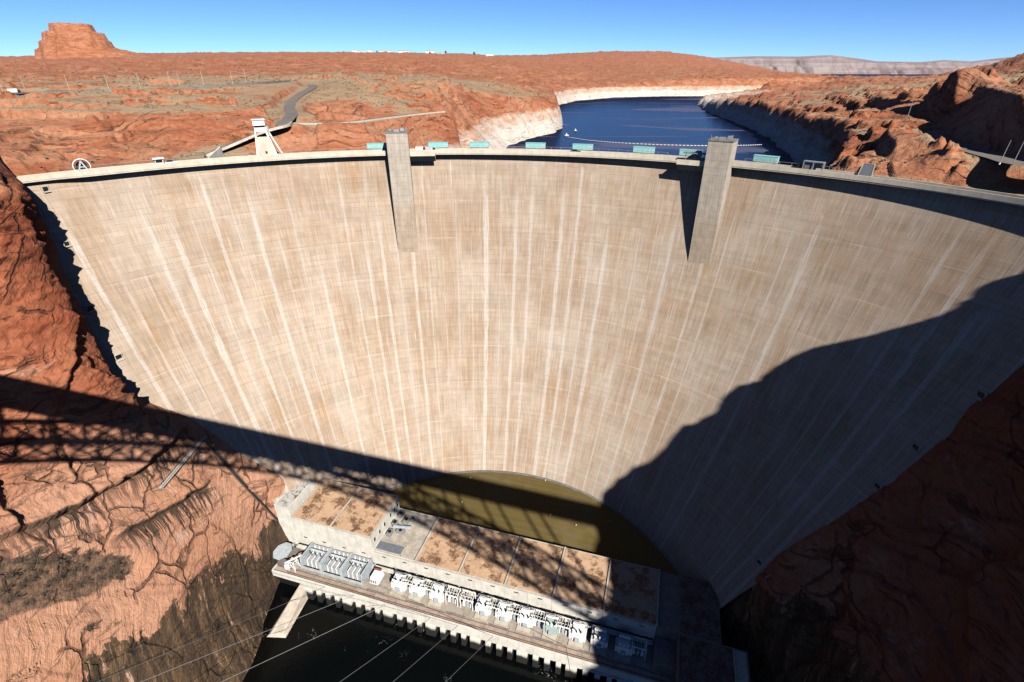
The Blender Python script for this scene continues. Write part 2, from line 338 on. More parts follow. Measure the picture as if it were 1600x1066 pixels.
def mat_river():
    m = M('deep_river_water'); p = m.pos(); r = m.noise(p, .35, 5, .6); sw = m.noise(p, .06, 4, .6, 1.8)
    m.b.inputs['IOR'].default_value = 1.33; m.b.inputs['Specular IOR Level'].default_value = .2
    # froth lines where the turbine boils break the surface
    f1 = m.math('ABSOLUTE', m.math('SUBTRACT', sw, .5)); fr = m.math('MULTIPLY', m.step(f1, .006, .0015), m.step(m.noise(p, .05, 3), .58, .64))
    fr = m.math('MULTIPLY', fr, m.step(m.noise(p, 1.1, 4, .8), .48, .6))
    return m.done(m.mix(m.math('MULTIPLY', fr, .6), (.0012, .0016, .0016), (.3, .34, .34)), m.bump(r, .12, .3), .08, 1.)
def mat_lake():
    m = M('blue_lake_water'); p = m.pos(); r = m.noise(m.scale(p, (1, .6, 1)), .12, 5, .65)
    ww = m.noise(m.scale(p, (.9, 2.4, 1)), .0042, 3, .5, .9); wp = m.step(ww, .555, .60)
    c = m.mix(m.math('MULTIPLY', wp, .55), (.004, .008, .025), (.09, .09, .14))
    m.b.inputs['IOR'].default_value = 1.33; m.b.inputs['Specular IOR Level'].default_value = .12
    return m.done(c, m.bump(r, .25, .5), m.step(wp, 0., 1., .22, .4), 1.)
def mat_tower():
    m = M('tower_concrete'); p = m.obj(); x, y, z = m.sep(p)
    s = m.noise(m.scale(p, (1.6, 1.6, .06)), 1, 5, .65); g = m.noise(p, .35, 5, .6); pz = m.sep(m.pos())[2]
    rib = m.math('FRACT', m.math('MULTIPLY', x, .9)); lf = m.math('FRACT', m.math('DIVIDE', pz, 3.0))
    c = m.mix(m.step(s, .35, .65), (.42, .375, .315), (.53, .48, .415)); c = m.mix(m.math('MULTIPLY', m.step(pz, ZO-56., ZO-66.), .75), c, m.mix(m.step(s, .35, .65), (.38, .295, .22), (.48, .385, .29)))
    c = m.mix(m.math('MULTIPLY', m.step(lf, .07, 0.), .55), c, (.16, .13, .11)); c = m.mix(m.math('MULTIPLY', m.step(rib, .14, .0), .35), c, (.18, .15, .12))
    t = m.step(g, .3, .7, .88, 1.1); return m.done(m.mix(1., c, m.vec(t, t, t), 'MULTIPLY'), m.bump(s, .2, .1), .9)
def mat_cliff_far():
    m = M('haze_tinted_cliffs'); p = m.pos(); x, y, z = m.sep(p)
    n = m.noise(m.vec(m.math('MULTIPLY', x, .0006), m.math('MULTIPLY', y, .0006), m.math('MULTIPLY', z, .03)), 1, 5, .6); g = m.noise(m.scale(p, (1, 1, .4)), .006, 6, .7)
    c = m.mix(m.step(n, .38, .62), (.34, .29, .29), (.25, .20, .21)); c = m.mix(m.math('MULTIPLY', m.step(g, .5, .3), .5), c, (.20, .16, .17))  # mauve tint puts the distance haze into the rock colour
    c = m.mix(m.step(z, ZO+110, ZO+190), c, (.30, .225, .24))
    return m.done(c, m.bump(g, .8, 25.), .95)
MT = dict(dam=mat_dam(), plateau=mat_plateau(), wall=mat_wall(), roof=mat_roof(), droof=mat_dark_roof(), lawn=mat_lawn(), river=mat_river(), lake=mat_lake(), tower=mat_tower(), cliff=mat_cliff_far(),
    crest=simple('crest_concrete', (.64, .58, .48), .85, .18, .25), conc=simple('white_concrete', (.74, .72, .66), .8, .18, .3, 0., .50), deck=simple('deck_concrete', (.42, .375, .315), .85, .3, .35),
    dconc=simple('dark_concrete', (.22, .21, .20), .85, .3, .3), white=simple('white_paint', (.74, .74, .72), .45, .16, 1.2, 0., .72), pale=simple('pale_blue_paint', (.50, .56, .60), .5, .2, .8),
    teal=simple('turquoise_paint', (.30, .62, .62), .5, .16, .6), steel=simple('galvanised_steel', (.46, .47, .48), .45, .25, 1., .4), rust=simple('red_oxide_paint', (.30, .10, .06), .7, .3, 1.),
    black=simple('black_paint_and_shade', (.008, .008, .009), .6, .2), grate=simple('blue_grey_hatch', (.18, .205, .24), .5, .2), asphalt=simple('worn_asphalt', (.19, .165, .145), .9, .2, .12),
    bridge=simple('bridge_steel', (.22, .16, .13), .6, .2, .3), kerb=simple('pale_kerb', (.60, .53, .45), .85, .2, .3), glass=simple('dark_glass', (.02, .025, .03), .15, .2),
    twig=simple('dead_twigs', (.16, .115, .085), .9, .3, 1.), scrub=simple('grey_green_scrub', (.17, .14, .085), .95, .35, .2), leaf=simple('dark_juniper', (.05, .065, .03), .95, .3, .5), wire=simple('aluminium_cable', (.55, .56, .57), .4, .1, 1., .6),
    yellow=simple('faded_yellow_paint', (.55, .33, .06), .6, .2, 1.), porc=simple('brown_porcelain', (.17, .11, .08), .3, .2), rubber=simple('black_rubber', (.02, .02, .02), .8, .2))

# ------------------------------------------------------------------ the dam
def circ(z):
    dz = -37.5-z; dd = np.maximum(dz, 0)
    cx = -23+8*dz/157.5; cy = 58+63*dz/157.5
    return cx, cy, 266.5-.089*dd-.00156*dd*dd-cy
JC = np.array((-20., 97.))                                  # the contraction joints are radial about this point
def face_at(phi, z):
    """phi (radians) about JC -> point on the downstream face"""
    cx, cy, R = circ(z); dx, dy = np.sin(phi), np.cos(phi); ex, ey = JC[0]-cx, JC[1]-cy
    R = R+(2.0-.7*sstep(.5, 1.0, phi))*np.exp(-np.maximum(-37.5-z, 0)/14.)
    b = dx*ex+dy*ey; c = ex*ex+ey*ey-R*R; t = -b+np.sqrt(np.maximum(b*b-c, 0))
    return np.stack([JC[0]+dx*t, JC[1]+dy*t, z+0*t], -1)
DAM = thing('arch_dam', 'great curved pale concrete arch dam spanning the canyon between red rock walls', 'dam', (-15, 214, -209))
DO = (-15, 214, -209)
zz = np.linspace(-38.2, -214, 200)                       # the face ends a few metres inside either rock wall
pa = np.interp(-zz, (38, 58, 108, 127, 155, 171, 195, 214), (-64, -64, -65.5, -61, -55, -51, -46, -44)); pb = np.interp(-zz, (38, 57, 80, 96, 107, 125, 146, 170, 182, 214), (83.2, 80.8, 79.4, 78.7, 79, 78.3, 76.6, 74.8, 73.4, 71))
PH = np.radians(pa[:, None]+(pb-pa)[:, None]*np.linspace(0, 1, 420)[None]); ZZ = zz[:, None]+0*PH
grid_mesh('downstream_face', face_at(PH, ZZ), MT['dam'], uv=np.stack([(np.degrees(PH)+3.1)/5.4, ZZ], -1), parent=DAM, off=DO)
CC = np.array((-23., 58.))
def crest_pt(th, r, z): return (CC[0]+r*math.sin(th), CC[1]+r*math.cos(th), z)
def crest_sweep(name, prof, t0, t1, n, mat, taper=False):
    rings = []
    for i in range(n+1):
        th = math.radians(t0+(t1-t0)*i/n); rings.append([crest_pt(th, r(th) if callable(r) else r, z) for r, z in prof])
    m = MB(); m.sweep(rings); return m.build(name, mat, DAM, DO)
over = lambda th: 206.0+1.7*float(sstep(math.radians(-43.5), math.radians(-47.5), th))
crest_sweep('crest_road', [(lambda th: over(th)+.45, -37.5), (211.6, -37.5), (211.6, -36.75), (lambda th: over(th)+.45, -36.75)], -56, 73.5, 140, MT['crest'])
crest_sweep('parapet', [(over, -37.5), (lambda th: over(th)+.42, -37.5), (lambda th: over(th)+.42, -35.75), (over, -35.75)], -56, 73.5, 140, MT['crest'])
crest_sweep('corbel', [(lambda th: over(th)+.15, -37.52), (213.0, -37.52), (213.0, -40.8), (211.2, -39.2), (lambda th: over(th)+.15, -38.0)], -56, 73.5, 140, MT['crest'])
crest_sweep('upstream_parapet', [(211.65, -37.5), (212.1, -37.5), (212.1, -35.85), (211.65, -35.85)], -56, 73.5, 140, MT['crest'])
crest_sweep('upstream_face', [(212.15, -36.9), (213.0, -36.9), (213.0, -95), (212.15, -95)], -56, 73.5, 100, MT['crest'])
crest_sweep('walkway', [(212.15, -36.6), (216.2, -36.6), (216.2, -37.4), (212.15, -37.4)], -38, 52, 90, MT['crest'])
def crest_box(m, th, r0, r1, half, z0, z1):
    """box on the crest: radial r0..r1, tangential half-width"""
    er = np.array((math.sin(th), math.cos(th))); et = np.array((math.cos(th), -math.sin(th))); v = []
    for z in (z0, z1):
        for r, t in ((r0, -half), (r0, half), (r1, half), (r1, -half)):
            q = CC+er*r+et*t; v.append((q[0], q[1], z))
    return m.add(v, [(0,1,2,3),(7,6,5,4),(1,0,4,5),(2,1,5,6),(3,2,6,7),(0,3,7,4)])
def elevator_tower(t0, t1, label):
    th = math.radians((t0+t1)/2); half = 200*math.radians(t1-t0)/2
    m = MB(); crest_box(m, th, 200.2, 209.4, half, -96, -27.4); tw = m.build('elevator_tower', MT['tower'], DAM, DO, bev=.12); tw['label'] = label
    m = MB(); crest_box(m, th, 200.0, 209.6, half+.2, -27.4, -26.9); m.build('roof_slab', MT['dconc'], tw, DO)
    for a in ((th, 201.5, 203.3, 1.2, -26.9, -25.9), (th+.012, 204.5, 206.5, .9, -26.9, -25.6), (th-.015, 205, 206, .5, -26.9, -26.1)):
        m = MB(); crest_box(m, *a); m.build('roof_unit', MT['steel'], tw, DO)
    for dt, zt in ((.021, -24.6), (-.021, -25.2)):
        m = MB(); e = crest_pt(th+dt, 201, 0); m.tube((e[0], e[1], -26.9), (e[0], e[1], zt), .1); m.build('mast', MT['steel'], tw, DO)
elevator_tower(-10.3, -7.4, 'grey elevator tower on the left half of the dam crest')
elevator_tower(31.65, 34.55, 'tall elevator tower on the right half of the dam, brown below its grey top')
def platform(t0, t1, canopy):
    ta, tb = math.radians(t0), math.radians(t1); rings = []
    for i in range(7):
        t = ta+(tb-ta)*i/6; rings.append([crest_pt(t, r, z) for r, z in ((202.0, -35.9), (202.0, -38.0), (205.9, -41.0), (205.95, -37.6), (205.95, -36.9), (202.4, -36.9), (202.4, -35.9))])
    m = MB(); m.sweep(rings); pf = m.build('viewing_platform', MT['crest'], DAM, DO)
    if canopy:
        m = MB(); crest_box(m, (ta+tb)/2+.004, 203.2, 206.6, 4.8, -33.4, -33.05)
        for dt in (-.018, .001, .02):
            e = crest_pt((ta+tb)/2+.004+dt, 204.2, 0); m.tube((e[0], e[1], -36.9), (e[0], e[1], -33.4), .16)
        m.build('canopy', MT['dconc'], pf, DO)
platform(-7.35, -4.0, False); platform(28.2, 31.6, True)
for ta, tb in ((-45, -11), (-3.5, 27.5), (35.5, 52)):
    m = MB(); prev = None
    for th in np.radians(np.arange(ta, tb, 1.25)):
        e = crest_pt(th, 211.9, 0); m.bar((e[0], e[1], -36), (e[0], e[1], -34.75), .1)
        if prev: m.bar((prev[0], prev[1], -34.8), (e[0], e[1], -34.8), .1)
        prev = e
    m.build('railing', MT['steel'], DAM, DO)
# gallery openings: shallow concrete hoods round black panels that paint the dark inside
def opening(px, py, sz=2.2):
    d = ray(px, py); d /= np.linalg.norm(d); t = 90.
    while t < 400:
        q = d*t; cx, cy, R = circ(q[2])
        if math.hypot(q[0]-cx, q[1]-cy) > R and q[1] > cy-60: break
        t += .1
    phi = math.atan2(q[0]-JC[0], q[1]-JC[1]); z = q[2]
    nx = -np.array((math.sin(phi), math.cos(phi), 0)); tx = np.array((math.cos(phi), -math.sin(phi), 0)); c0 = face_at(phi, z); h = sz/2; m = MB(); b = MB()
    def slab(mm, a0, a1, z0, z1, n0, n1):
        v = [tuple(c0+tx*a+nx*n+np.array((0, 0, k))) for k in (z0, z1) for a, n in ((a0, n0), (a1, n0), (a1, n1), (a0, n1))]
        mm.add(v, [(3,2,1,0),(4,5,6,7),(0,1,5,4),(1,2,6,5),(2,3,7,6),(3,0,4,7)])
    slab(m, -h-.2, h+.2, -h-.25, -h, -2, 1.3); slab(m, -h-.2, -h, -h, h, -2, .5); slab(m, h, h+.2, -h, h, -2, .5); slab(m, -h-.2, h+.2, h, h+.2, -2, .5)
    slab(b, -h, h, -h, h, -2, .36)
    o = m.build('gallery_opening', MT['crest'], DAM, DO); b.build('adit_dark_panel', MT['black'], o, DO)
for q in [(140, 482), (185, 558), (73, 296, 1.7), (1534, 617), (1432, 699), (1372, 760), (1188, 879), (104, 381, 1.6)]: opening(*q)

# ------------------------------------------------------------------ canyon walls
def pchip(x, y, xi):
    """monotone-ish cubic through rows of y"""
    h = np.diff(x); d = np.diff(y, axis=0)/h[:, None]; mm = np.zeros_like(y)
    mm[1:-1] = np.where(d[:-1]*d[1:] > 0, 2*d[:-1]*d[1:]/(d[:-1]+d[1:]+1e-12), 0); mm[0] = d[0]; mm[-1] = d[-1]
    k = np.clip(np.searchsorted(x, xi)-1, 0, len(x)-2); t = ((xi-x[k])/h[k])[:, None]; hk = h[k][:, None]
    return (2*t**3-3*t**2+1)*y[k]+(t**3-2*t**2+t)*hk*mm[k]+(-2*t**3+3*t**2)*y[k+1]+(t**3-t**2)*hk*mm[k+1]
def wall_points(levels, cols, rows):
    zs = np.array([l[0] for l in levels], float); Q = np.array([l[1] for l in levels], float)   # L,K,2
    K = Q.shape[1]; ci = np.concatenate([np.linspace(i, i+1, n, endpoint=False) for i, n in enumerate(cols)]+[[K-1]])
    Qx = np.stack([pchip(np.arange(K, dtype=float), q, ci) for q in Q])            # L,C,2
    ri = np.concatenate([np.linspace(i, i+1, n, endpoint=False) for i, n in enumerate(rows)]+[[len(zs)-1]])
    lin = np.arange(len(zs), dtype=float); out = np.zeros((len(ri), len(ci), 3))
    for a in range(2): out[:, :, a] = pchip(lin, Qx[:, :, a], ri)
    out[:, :, 2] = np.interp(ri, lin, zs)[:, None]
    return out
def normals(P):
    n = np.cross(np.gradient(P, axis=1), np.gradient(P, axis=0)); return n/(np.linalg.norm(n, axis=2)[..., None]+1e-9)
LW = [
 (-6,  [(-330,260),(-330,250),(-330,200),(-330,150),(-340,100),(-350,50),(-360,0),(-370,-120)]),
 (-22, [(-215,222),(-206,208),(-196,168),(-203,140),(-212,110),(-218,60),(-226,0),(-236,-120)]),
 (-29, [(-199,208),(-187,191),(-175,163),(-184,138),(-195,110),(-205,60),(-215,0),(-225,-120)]),
 (-38, [(-194,205),(-181,193),(-171,167),(-180,140),(-191,110),(-202,60),(-212,0),(-222,-120)]),
 (-58, [(-190,200),(-177,190),(-166,164),(-177,138),(-187,110),(-198,60),(-207,0),(-217,-120)]),
 (-80, [(-183,193),(-171.5,182.5),(-161,160),(-173,136),(-182,105),(-190,60),(-198,0),(-208,-120)]),
 (-95, [(-178,189),(-166,177.5),(-157,157),(-170,135),(-178,102),(-186,60),(-193,0),(-203,-120)]),
 (-117,[(-168,184),(-155.5,173),(-150,157),(-160,130),(-168,98),(-175,60),(-181,0),(-191,-120)]),
 (-138,[(-150,190),(-136.5,178.7),(-137,166),(-146,130),(-152,96),(-158,60),(-163,0),(-173,-120)]),
 (-156,[(-136,191),(-122,180),(-125,164),(-132,130),(-139,96),(-146,60),(-151,0),(-161,-120)]),
 (-171,[(-121,194),(-108,181.4),(-117,164),(-122,132),(-128,98),(-135,60),(-141,0),(-151,-120)]),
 (-190,[(-108,197),(-100,184),(-113,162),(-115,138),(-116,108),(-123,70),(-128,0),(-138,-120)]),
 (-209,[(-100,200),(-92,186),(-108,162),(-107,140),(-105,118),(-111,80),(-117,0),(-127,-120)]),
 (-218,[(-92,200),(-84,186),(-100,163),(-100,140),(-98,118),(-104,80),(-110,0),(-120,-120)])]
P = wall_points(LW, (8, 40, 110, 130, 90, 40, 24), (8, 8, 14, 32, 36, 26, 38, 40, 36, 36, 34, 36, 10))
N = normals(P); N *= np.sign((N[..., 0].mean()))
x, y, z = P[..., 0], P[..., 1], P[..., 2]
amp = sstep(0, 46, np.arange(P.shape[1]))[None, :]*.9+.1
disp = 1.8*ridge(x/60, (y+.7*z)/70, z/40, 3)+.5*fbm(x/16, y/26, z/12, 4)
smooth_apron = sstep(-118, -150, z); disp = disp*(1-.78*smooth_apron)
# two seep ledges, a littered bench and the river notch on the apron, by height along the wall
l1 = np.interp(y, (60, 98, 107, 113, 130, 145, 160, 175), (-121, -126, -127.5, -129.3, -133.6, -135.2, -134.4, -135))+1.2*fbm(y/9, 0*y, 0*y+3, 3)
l2 = np.interp(y, (118, 128, 142, 156, 165), (-145, -147, -150.6, -152.5, -153.5))+1.0*fbm(y/9, 0*y+5, 0*y, 3)
d1, d2 = l1-z, l2-z
wl1 = sstep(96, 108, y)*sstep(178, 168, y); wl2 = sstep(122, 130, y)*sstep(164, 156, y)
for dk, wk, ak in ((d1, wl1, 3.4), (d2, wl2, 2.6)): disp += ak*wk*(sstep(9, 0, -dk)*(dk < 0)-.35*sstep(6, 0, dk)*(dk >= 0))
use1 = (d1 > -2) & (d1 < 13); seep = np.where(use1, d1, np.where(d2 > -2, d2, -9.)); seepw = np.where(use1, wl1*(.8+.2*np.sin(y*.21+1)), wl2)
bt = np.interp(y, (60, 96, 104, 114, 121, 127), (-100, -122, -130, -140, -149, -154)); bb = np.interp(y, (60, 96, 109, 117, 124), (-132, -144, -153, -155.5, -157))
bench = sstep(-3, 2.5, np.minimum(bt-z, z-bb))*sstep(126, 121, y)
disp -= 1.8*sstep(0, 6, bt-z)*sstep(-10, -2, z-bb)*sstep(130, 120, y)
skirt = ZO+np.interp(y, (60, 93, 111, 129, 141, 154, 168, 186), (-158, -164, -171, -175, -178.5, -184, -183, -188))
def saw(t): f = t-np.floor(t); return np.where(f < .9, f/.9, (1-f)/.1)
wx = fbm(x/60, y/60, z/60, 3); wy = fbm(x/25+9, y/25, z/25, 3)
plates = 2.6*saw((z+.62*y+16*wx+3*wy)/10.5)*(.4+.6*sstep(-.2, .3, fbm(x/40, y/40, z/30+5, 2)))+2.4*saw((y-.35*z+14*wx+4*wy)/23.)+1.0*saw((z+.45*y+9*wx-4*wy)/3.7)*sstep(-.1, .3, wy)
disp = disp+plates*(1-.80*smooth_apron)
P = P+N*(disp*amp)[..., None]
rgh = .8-.6*smooth_apron
P = P+N*(amp*rgh*(.75*fbm(P[..., 0]/3.2, P[..., 1]/4.5, P[..., 2]/2.6, 4)+.5*ridge(P[..., 0]/9, P[..., 1]/12, P[..., 2]/5, 4)))[..., None]
WL = grid_mesh('left_canyon_wall', P, MT['wall'], attrs=dict(seep=seep, seepw=seepw, bench=bench, skirt=skirt+0*z, apron=1+0*z), flip=True, smooth=False)
tag(WL, 'sunlit red sandstone canyon wall on the left of the dam', kind='structure')
PL = P
RW = [
 (-4,  [(330,240),(330,200),(330,160),(330,120),(330,90),(320,60),(310,20),(300,-40),(290,-140)]),
 (-11, [(200,150),(193,134),(189,104),(184,79),(168,61),(165,48),(156,10),(144,-33),(128,-140)]),
 (-37, [(188,142),(172,126),(174,102),(172,76),(162,61),(159,45),(151,8),(139,-35),(123,-140)]),
 (-57, [(176,142),(163,131),(165,106),(163,80),(158,60),(153,40),(145,6),(134,-36),(121,-140)]),
 (-80, [(166,140),(155,132.5),(158,110),(157,85),(152,60),(147,35),(140,5),(130,-36),(118,-140)]),
 (-96, [(158,141),(146.6,133),(151,112),(151,88),(146,60),(142,34),(135,2),(126,-37),(114,-140)]),
 (-125,[(141,139),(130.6,130.6),(138,114),(140,90),(137,60),(133,30),(127,0),(120,-38),(108,-140)]),
 (-146,[(125,140),(116,132),(126,116),(131,94),(130,66),(127,34),(121,2),(114,-38),(102,-140)]),
 (-170,[(106,140),(98,131.6),(111,119),(118,100),(119,75),(118,45),(113,10),(106,-40),(94,-140)]),
 (-190,[(94,140),(87,131),(97,120),(105,100),(110,80),(110,48),(105,10),(98,-40),(86,-140)]),
 (-209,[(84,140),(76,131),(88,120),(97,100),(104,80),(104,48),(99,10),(93,-40),(81,-140)]),
 (-218,[(78,140),(70,131),(82,120),(91,100),(98,80),(98,48),(93,10),(87,-40),(75,-140)])]
P = wall_points(RW, (6, 40, 60, 60, 50, 40, 40, 24), (8, 20, 20, 24, 20, 34, 28, 34, 30, 30, 10))
N = normals(P); N *= -np.sign((N[..., 0].mean())); x, y, z = P[..., 0], P[..., 1], P[..., 2]
amp = sstep(0, 40, np.arange(P.shape[1]))[None, :]*.92+.08
wx = fbm(x/60, y/60, z/60, 3); wy = fbm(x/25+9, y/25, z/25, 3)
disp = 1.6*ridge(x/60, y/60, z/40, 3)+.8*fbm(x/16, y/20, z/14, 4)+2.2*saw((z+.4*y+14*wx+3*wy)/14.)+2.2*saw((y-.3*z+14*wx+4*wy)/27.)
P = P+N*(disp*amp)[..., None]; P = P+N*(amp*.5*fbm(P[..., 0]/3.2, P[..., 1]/4., P[..., 2]/2.8, 4))[..., None]
WR = grid_mesh('right_canyon_wall', P, MT['wall'], attrs=dict(seep=-9+0*z, seepw=0*z, bench=0*z, skirt=ZO-172+0*z, apron=.1+0*z), smooth=False)
tag(WR, 'shaded red sandstone canyon wall on the right of the dam', kind='structure')
PR = P

# ------------------------------------------------------------------ the plateau, roads and lake
CP = []
def cz(*a):
    for px, py, z in a: CP.append(plane(px, py, z))
def cd(*a):
    for px, py, D in a: CP.append(depth(px, py, D))
cd((-200,96,3500),(0,91,3500),(200,84,3500),(400,82.5,3500),(600,82.5,3500),(720,84,3500),(800,89,3500),(-200,112,1500),(0,103,1500),(200,98,1500),(400,95,1500),(600,97,1500),(800,101,1700))
cd((0,122,600),(200,118,700),(400,112,900),(600,114,900),(800,120,1100),(820,104,2000))
cz((0,150,-16),(107,142,-14),(172,144,-14.5),(279,139,-13),(390,131,-11.5),(-150,158,-16),(150,165,-18),(50,165,-18),(0,180,-22),(150,185,-22),(300,185,-24),(0,215,-27),(100,215,-29),(200,215,-30.5),(290,215,-31.5),(-100,230,-26))
cz((20,250,-31),(100,250,-36),(200,248,-36.5),(300,238,-37),(345,232,-34),(440,195,-25),(455,165,-22),(470,150,-18),(490,132,-14),(540,190,-27),(600,182,-27),(690,174,-27))
cz((480,165,-19.5),(550,150,-19),(700,150,-22),(780,150,-27),(600,135,-14),(700,130,-14),(800,135,-25),(500,215,-37),(600,212,-38),(700,200,-36),(760,192,-38),(800,180,-40),(850,160,-38),(640,228,-46),(740,226,-52),(560,228,-43),(450,235,-39))
cz((850,145,-36),(900,142,-49),(1000,140,-47),(1100,138,-46),(1170,140,-47),(1250,140,-45),(900,128,-38),(1000,125,-33),(1100,127,-32),(1200,130,-34))
cd((900,83,3600),(960,80,3600),(1040,80.5,3600),(1085,86,3600),(1140,96,3600),(1000,100,2600),(1100,108,2600),(900,103,2600),(1180,110,2600),(1230,114,2300),(1320,121,2000))
cz((1085,159,-64),(1120,157,-54),(1150,154,-45),(1180,158,-42),(1230,166,-41),(1280,182,-41),(1200,146,-36),(1300,145,-30),(1400,134,-22),(1500,132,-18),(1600,130,-15),(1750,130,-12))
cz((1300,165,-33),(1350,148,-25),(1300,200,-36),(1290,232,-37),(1330,215,-34),(1385,207,-31),(1450,215,-30),(1520,240,-28.8),(1600,257,-28),(1400,240,-33),(1500,265,-34),(1600,288,-35),(1350,250,-37),(1250,258,-40),(1700,285,-27),(1850,330,-26))
cz((1480,160,-22),(1600,165,-18),(1600,200,-22),(1700,200,-18),(1900,280,-20))
cd((1440,128,900),(1500,127,900),(1530,124,900),(1565,104,900),(1600,86,900),(1680,62,900),(1480,132,700),(1520,130,750),(1560,128,700),(1590,127,650),(1540,119,1300),(1580,118,1600),(1600,112,1300),(1500,138,600),(1560,136,600),(1620,134,600))
for px, D in ((1340, 3000), (1400, 2600), (1440, 2600), (1480, 2600), (1540, 3000), (1600, 3200), (1400, 5000), (1500, 5000), (1280, 4500)):
    q = depth(px, 120, D); CP.append((q[0], q[1], -92))
CP = np.array(CP); tc = np.arctan2(CP[:, 0], CP[:, 1]); rc = np.log(np.hypot(CP[:, 0], CP[:, 1]))
X2 = np.stack([tc*1.6, rc], 1); dd = np.linalg.norm(X2[:, None]-X2[None], axis=2)
A_ = np.zeros((len(CP)+3, len(CP)+3)); A_[:-3, :-3] = dd-.004*np.eye(len(CP)); A_[:-3, -3] = 1; A_[:-3, -2:] = X2; A_[-3, :-3] = 1; A_[-2:, :-3] = X2.T
WT = np.linalg.solve(A_, np.concatenate([CP[:, 2], [0, 0, 0]]))
def land(x, y):
    q = np.stack([np.arctan2(x, y)*1.6, np.log(np.hypot(x, y))], -1); h = WT[-3]+q@WT[-2:]
    for i in range(len(CP)): h = h+WT[i]*np.linalg.norm(q-X2[i], axis=-1)
    return h
def seg_dist(x, y, pl):
    """distance to polyline, parameter side (+ = right of travel) and fraction"""
    best = np.full(x.shape, 1e9); side = np.zeros(x.shape); zl = np.zeros(x.shape)
    for a, b in zip(pl[:-1], pl[1:]):
        ab = b[:2]-a[:2]; L2 = ab@ab; t = np.clip(((x-a[0])*ab[0]+(y-a[1])*ab[1])/L2, 0, 1)
        dx = x-a[0]-t*ab[0]; dy = y-a[1]-t*ab[1]; d = np.hypot(dx, dy); k = d < best
        best = np.where(k, d, best); side = np.where(k, np.sign(dx*ab[1]-dy*ab[0]), side); zl = np.where(k, a[2]+t*(b[2]-a[2]), zl)
    return best, side, zl
LK = [plane(*q, -71) for q in ((838,229),(862,214),(878,200),(872,180),(868,166),(900,158),(960,152.5),(1040,150.5),(1130,150.3))]
LK += [np.array(q+(-71,)) for q in ((900,1640),(900,1520),(600,1370))]+[plane(*q, -71) for q in ((1082,161.5),(1090,168),(1110,178),(1150,192),(1200,215),(1240,250))]
LK += [np.array(q+(-71,)) for q in ((222,390),(168,290),(128,236),(90,220),(30,258),(14,275),(20,400))]
LK = [np.array(q) for q in LK]
def lake_sd(x, y):
    d, _, _ = seg_dist(x, y, LK+[LK[0]]); ins = np.zeros(x.shape, bool); n = len(LK)
    for i in range(n):
        a, b = LK[i], LK[(i+1) % n]; c = (a[1] > y) != (b[1] > y)
        ins ^= c & (x < (b[0]-a[0])*(y-a[1])/(b[1]-a[1]+1e-9)+a[0])
    return np.where(ins, -d, d)
def pl(*a): return [plane(*q) for q in a]
HWY = pl((-260,166,-16.5),(-100,157,-16.3),(0,147.5,-16),(107,141.5,-14.6),(172,141.5,-14.2),(279,137,-13),(390,130.5,-11.5),(440,127,-11))
ACC = pl((318,243,-36.6),(345,232,-34),(395,211,-29),(440,195,-25),(455,180,-23.5),(452,166,-22),(458,156,-20),(472,146,-17.5),(488,137,-15),(487,132,-14))
LOW = pl((448,191,-25.5),(480,193,-26.5),(540,191,-27),(600,184,-27),(650,178,-27),(692,174,-27))
PUL = pl((1352,203,-31),(1385,206,-31),(1420,207,-30.5),(1450,213,-30),(1480,223,-29.4),(1520,236,-28.8),(1560,247,-28.4),(1600,257,-28))+[np.array((184.,148.,-27.5)), np.array((206.,112.,-26.))]
ROADS = [(HWY, 16.), (ACC, 4.2), (LOW, 4.0), (PUL, 4.5)]
CL = [(pl((1462,205,-30),(1490,219,-29.4),(1530,231,-28.8),(1570,243,-28.4),(1600,251,-28))[::-1], 8.5, 45.), ([np.array((238.,318,0)), np.array((262.,385,0)), np.array((292.,470,0))], 6.5, 50.),
      ([np.array((150.,214,0)), np.array((163.,245,0)), np.array((172.,262,0))], 7., 40.), ([np.array((196.,232,0)), np.array((214.,268,0)), np.array((224.,300,0))], 5., 30.),
      ([np.array((205.,420,0)), np.array((245.,350,0))], 5., 60.)]
